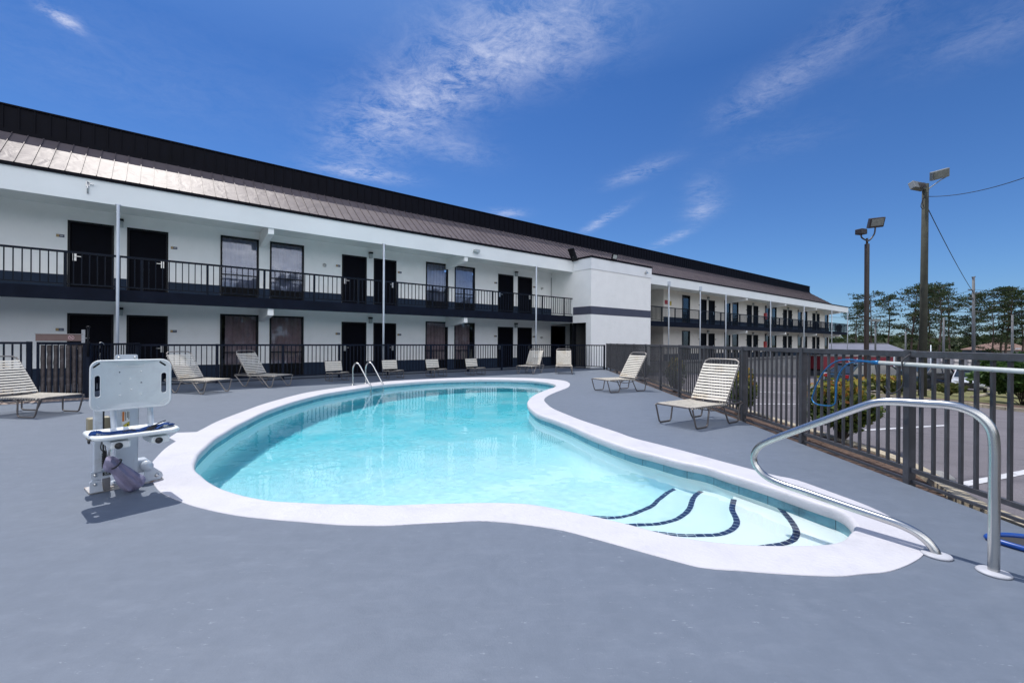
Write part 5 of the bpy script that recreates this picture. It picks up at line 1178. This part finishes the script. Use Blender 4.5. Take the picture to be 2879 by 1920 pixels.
# ------------------------------------------------------------------ cars
M_tyre=mat('tyre_rubber',(.02,.02,.02),.8,.1,10); M_rim=mat('alloy_rim',(.35,.36,.37),.3,.1,10,met=.8)
M_cglass=mat('car_glass',(.015,.02,.025),.05,.1,3,spec=.9); M_tail=mat('tail_lamp',(.30,.01,.01),.2,.1,8); M_head=mat('head_lamp',(.55,.57,.60),.1,.05,8,spec=.9); M_trim=mat('car_trim_black',(.015,.015,.017),.5,.1,9)
CARP={ 'sedan':dict(L=4.7,W=1.80,low=[(0,.42),(.04,.62),(.25,.72),(1.15,.88),(1.3,.93),(3.75,1.0),(4.5,.98),(4.66,.85),(4.7,.45),(4.6,.28),(.12,.26)],cab=[(1.25,.90),(2.0,1.36),(2.5,1.44),(3.2,1.42),(4.05,.98)]),
 'suv':dict(L=4.7,W=1.88,low=[(0,.5),(.04,.78),(.25,.92),(1.05,1.04),(1.15,1.06),(4.45,1.10),(4.62,1.0),(4.7,.6),(4.6,.32),(.12,.32)],cab=[(1.1,1.05),(1.85,1.56),(2.3,1.66),(3.9,1.63),(4.5,1.12)]),
 'pickup':dict(L=5.5,W=1.95,low=[(0,.55),(.05,.92),(.3,1.05),(1.4,1.12),(3.4,1.15),(3.42,1.15),(5.42,1.15),(5.5,1.1),(5.5,.6),(5.4,.42),(.15,.40)],cab=[(1.35,1.12),(2.0,1.72),(2.4,1.82),(3.3,1.80),(3.55,1.14)])}
def make_car(kind,col,label,x,y,ang,zdrop=0):
    S=CARP[kind]; L,W=S['L'],S['W']; root=empty('parked_car' if kind!='pickup' else 'parked_pickup',(x,y,zt(x)+.0),ang,label,'car' if kind!='pickup' else 'pickup truck')
    m=mat('car_paint_'+kind,col,.25,.04,2,met=.3,coat=.8); wr=.34 if kind=='sedan' else .37
    def loft(prof,hw,name,mt,parent,tuck=.0,top=None):
        mb=MB(); n=len(prof); secs=[(-1,.86),(-.93,1.0),(.93,1.0),(1,.86)]; zc=sum(p[1] for p in prof)/n; xc=L/2; V=[]
        for s,k in secs:
            for px,pz in prof:
                inn=1-(tuck*max(0,(pz-1.0)/.6) if tuck else 0)
                V.append((xc+(px-xc)*(.985 if abs(s)==1 else 1),s*hw*inn,zc+(pz-zc)*(.93 if abs(s)==1 else 1)))
        F=[(i*n+k,i*n+(k+1)%n,(i+1)*n+(k+1)%n,(i+1)*n+k) for i in range(len(secs)-1) for k in range(n)]+[tuple(range(n)),tuple(reversed(range((len(secs)-1)*n,len(secs)*n)))]
        mb.add(V,F); o=mb.build(name,mt,parent,bevel=.03,seg=2); bm=bmesh.new(); bm.from_mesh(o.data); bmesh.ops.recalc_face_normals(bm,faces=bm.faces); bm.to_mesh(o.data); bm.free(); return o
    body=loft(S['low'],W/2,'body',m,root)
    cab=S['cab']; g=loft(cab+[(cab[-1][0],cab[-1][1]-.05),(cab[0][0],cab[0][1]-.05)],W/2-.07,'windows',M_cglass,root,.16)
    zt1=max(p[1] for p in cab); r0=[p for p in cab if p[1]>zt1-.12]; mb=MB(); hw=(W/2-.07)*(1-.16*(zt1-1)/.6)
    mb.box(r0[0][0]-.05,r0[-1][0]+.10,-hw*.98,hw*.98,zt1-.045,zt1+.02)
    for s in (-1,1):
        for (p,q) in ((cab[0],cab[1]),(cab[-1],cab[-2])):
            y0=(W/2-.055)*s; y1=s*(hw+.012); mb.bar((p[0],y0,p[1]-.02),(q[0],y1,q[1]),.06,.07)
        xm=(cab[1][0]+cab[-2][0])/2; mb.bar((xm,(W/2-.055)*s,1.0),(xm-.03,s*(hw+.01),zt1-.03),.05,.06)
    mb.build('roof',m,root,bevel=.01)
    for fx in (.92,L-1.0):
        for s in (-1,1):
            w=MB().lathe((fx,s*(W/2-.20),wr),[(wr*.9,0),(wr,.03),(wr,.19),(wr*.9,.215)],22,(0,s,0)).build('wheel',M_tyre,root)
            MB().lathe((fx,s*(W/2+.016),wr),[(wr*.64,0),(wr*.6,.006),(wr*.2,-.0),(0,.012)],16,(0,s,0)).build('rim',M_rim,w)
            P=[(fx+math.cos(a)*(wr+.045),s*(W/2+.002),wr+math.sin(a)*(wr+.045)) for a in [math.pi*k/10 for k in range(11)]]; MB().tube(P,.03,5).build('wheel_arch',M_trim,root)
    zl=S['low'][1][1]; zr2=S['low'][-4][1] if kind!='pickup' else 1.0
    for s in (-1,1):
        MB().obox((.14,s*(W/2-.25),zl+.02),(1,s*-.35,0),(s*.35,1,0),(0,0,1),.12,.19,.065).build('headlight',M_head,root,bevel=.02)
        MB().obox((L-.06,s*(W/2-.2),zl+.16),(1,s*.3,0),(-s*.3,1,0),(0,0,1),.05,.15,.10).build('tail_light',M_tail,root,bevel=.01)
        MB().obox((cab[0][0]+.45,s*(W/2+.06),cab[0][1]+.06),(1,0,0),(0,1,0),(0,0,1),.05,.09,.06).build('mirror',m,root,bevel=.015)
    MB().box(-.012,.05,-W*.28,W*.28,.42,zl-.06).build('grille',M_trim,root); MB().box(-.02,.1,-W*.42,W*.42,.28,.40).box(L-.1,L+.015,-W*.42,W*.42,.30,.42).build('bumper',M_trim,root)
    MB().box(L-.02,L+.01,-.16,.16,.62,.74).build('number_plate',M_sw,root)
    return root
def cp(xS,Y): return along(xS,Y)
x,y=cp(2560,26.6); make_car('suv',(.012,.035,.055),'dark teal estate car behind the life hook, just left of the wooden pole',x,y,math.pi+.05)
x,y=cp(2664,30.0); make_car('sedan',(.008,.012,.03),'dark navy car with pale headlight, right of the wooden pole',x,y,math.pi-.10)
x,y=cp(2722,36.0); make_car('pickup',(.008,.009,.016),'black pickup truck behind the navy car',x-5.5,y,.03)
x,y=cp(2712,40.0); make_car('suv',(.10,.012,.03),'maroon car between the black pickup and the white hatchback',x-.5,y,.1)
x,y=cp(2724,33.5); make_car('suv',(.60,.62,.66),'white hatchback parked at the right, near the tall glossy shrub',x,y,.75)
x,y=cp(2325,47); make_car('sedan',(.30,.02,.03),'red saloon by the red trailer\'s left end',x,y,.1)
x,y=cp(2400,34); make_car('sedan',(.30,.33,.40),'blue grey saloon between the red trailer and the teal car',x+2.6,y,math.pi+.1)
# balcony furniture and posts on the far wing
def patio_chair(s,t,z,rot,label):
    p=FP(s,t,z); o=empty('patio_chair',p,math.atan2(dW.y,dW.x)+rot,label,'chair','black patio chairs on the far balcony')
    MB().box(-.25,.25,-.25,.25,.40,.44).build('seat',M_rub,o); 
    mb=MB(); mb.box(-.25,.25,.22,.26,.95,1.0); 
    for k in range(6): mb.box(-.24+k*.09,-.21+k*.09,.225,.255,.44,.95)
    mb.build('backrest',M_rub,o)
    for a in (-1,1):
        for b in (-1,1): MB().box(a*.23-.02,a*.23+.02,b*.23-.02,b*.23+.02,0,.40).build('leg',M_rub,o)
        MB().box(a*.25-.025,a*.25+.025,-.22,.24,.62,.65).build('armrest',M_rub,o)
patio_chair(47.4,.6,G2+.0,.3,'black patio chair before the double window on the far upper balcony'); patio_chair(56.3,.6,G2,.2,'black patio chair near the end of the far upper balcony')
p=FP(65.25,.9,G2); o=empty('balcony_bin',p,0,'round black bin on the end corner of the upper balcony','bin'); MB().lathe((0,0,0),[(.26,0),(.30,.70),(.31,.72)],18).build('bin_body',M_rub,o); MB().lathe((0,0,.722),[(.32,0),(.30,.10),(.12,.17),(0,.18)],18).build('lid',M_rub,o)
P=[Vector((x,y,.0035)) for x,y in [(-4.7, 6.05), (-4.84, 6.38), (-4.6, 6.44), (-4.6, 6.55), (-4.49, 6.46), (-4.43, 6.21), (-4.47, 6.11), (-4.38, 5.79)]]; mb=MB(); tr=tessellate_polygon([P]); mb.add(P,up_faces(P,[tuple(t) for t in tr])); tag(mb.build('painted_deck_patch',M_coping),kind='structure')
# tan bare strip in front of the gate
P=[FP(-9,4.3,.004),FP(-1.2,4.3,.004),FP(-.9,4.72,.004),FP(-3,4.85,.004),FP(-9,5.1,.004)]; mb=MB(); tr=tessellate_polygon([P]); mb.add(P,up_faces(P,[tuple(t) for t in tr])); tag(mb.build('bare_concrete_strip',mat('bare_tan_concrete',(.27,.21,.18),.9,.15,4,bmp=.3)),kind='structure')
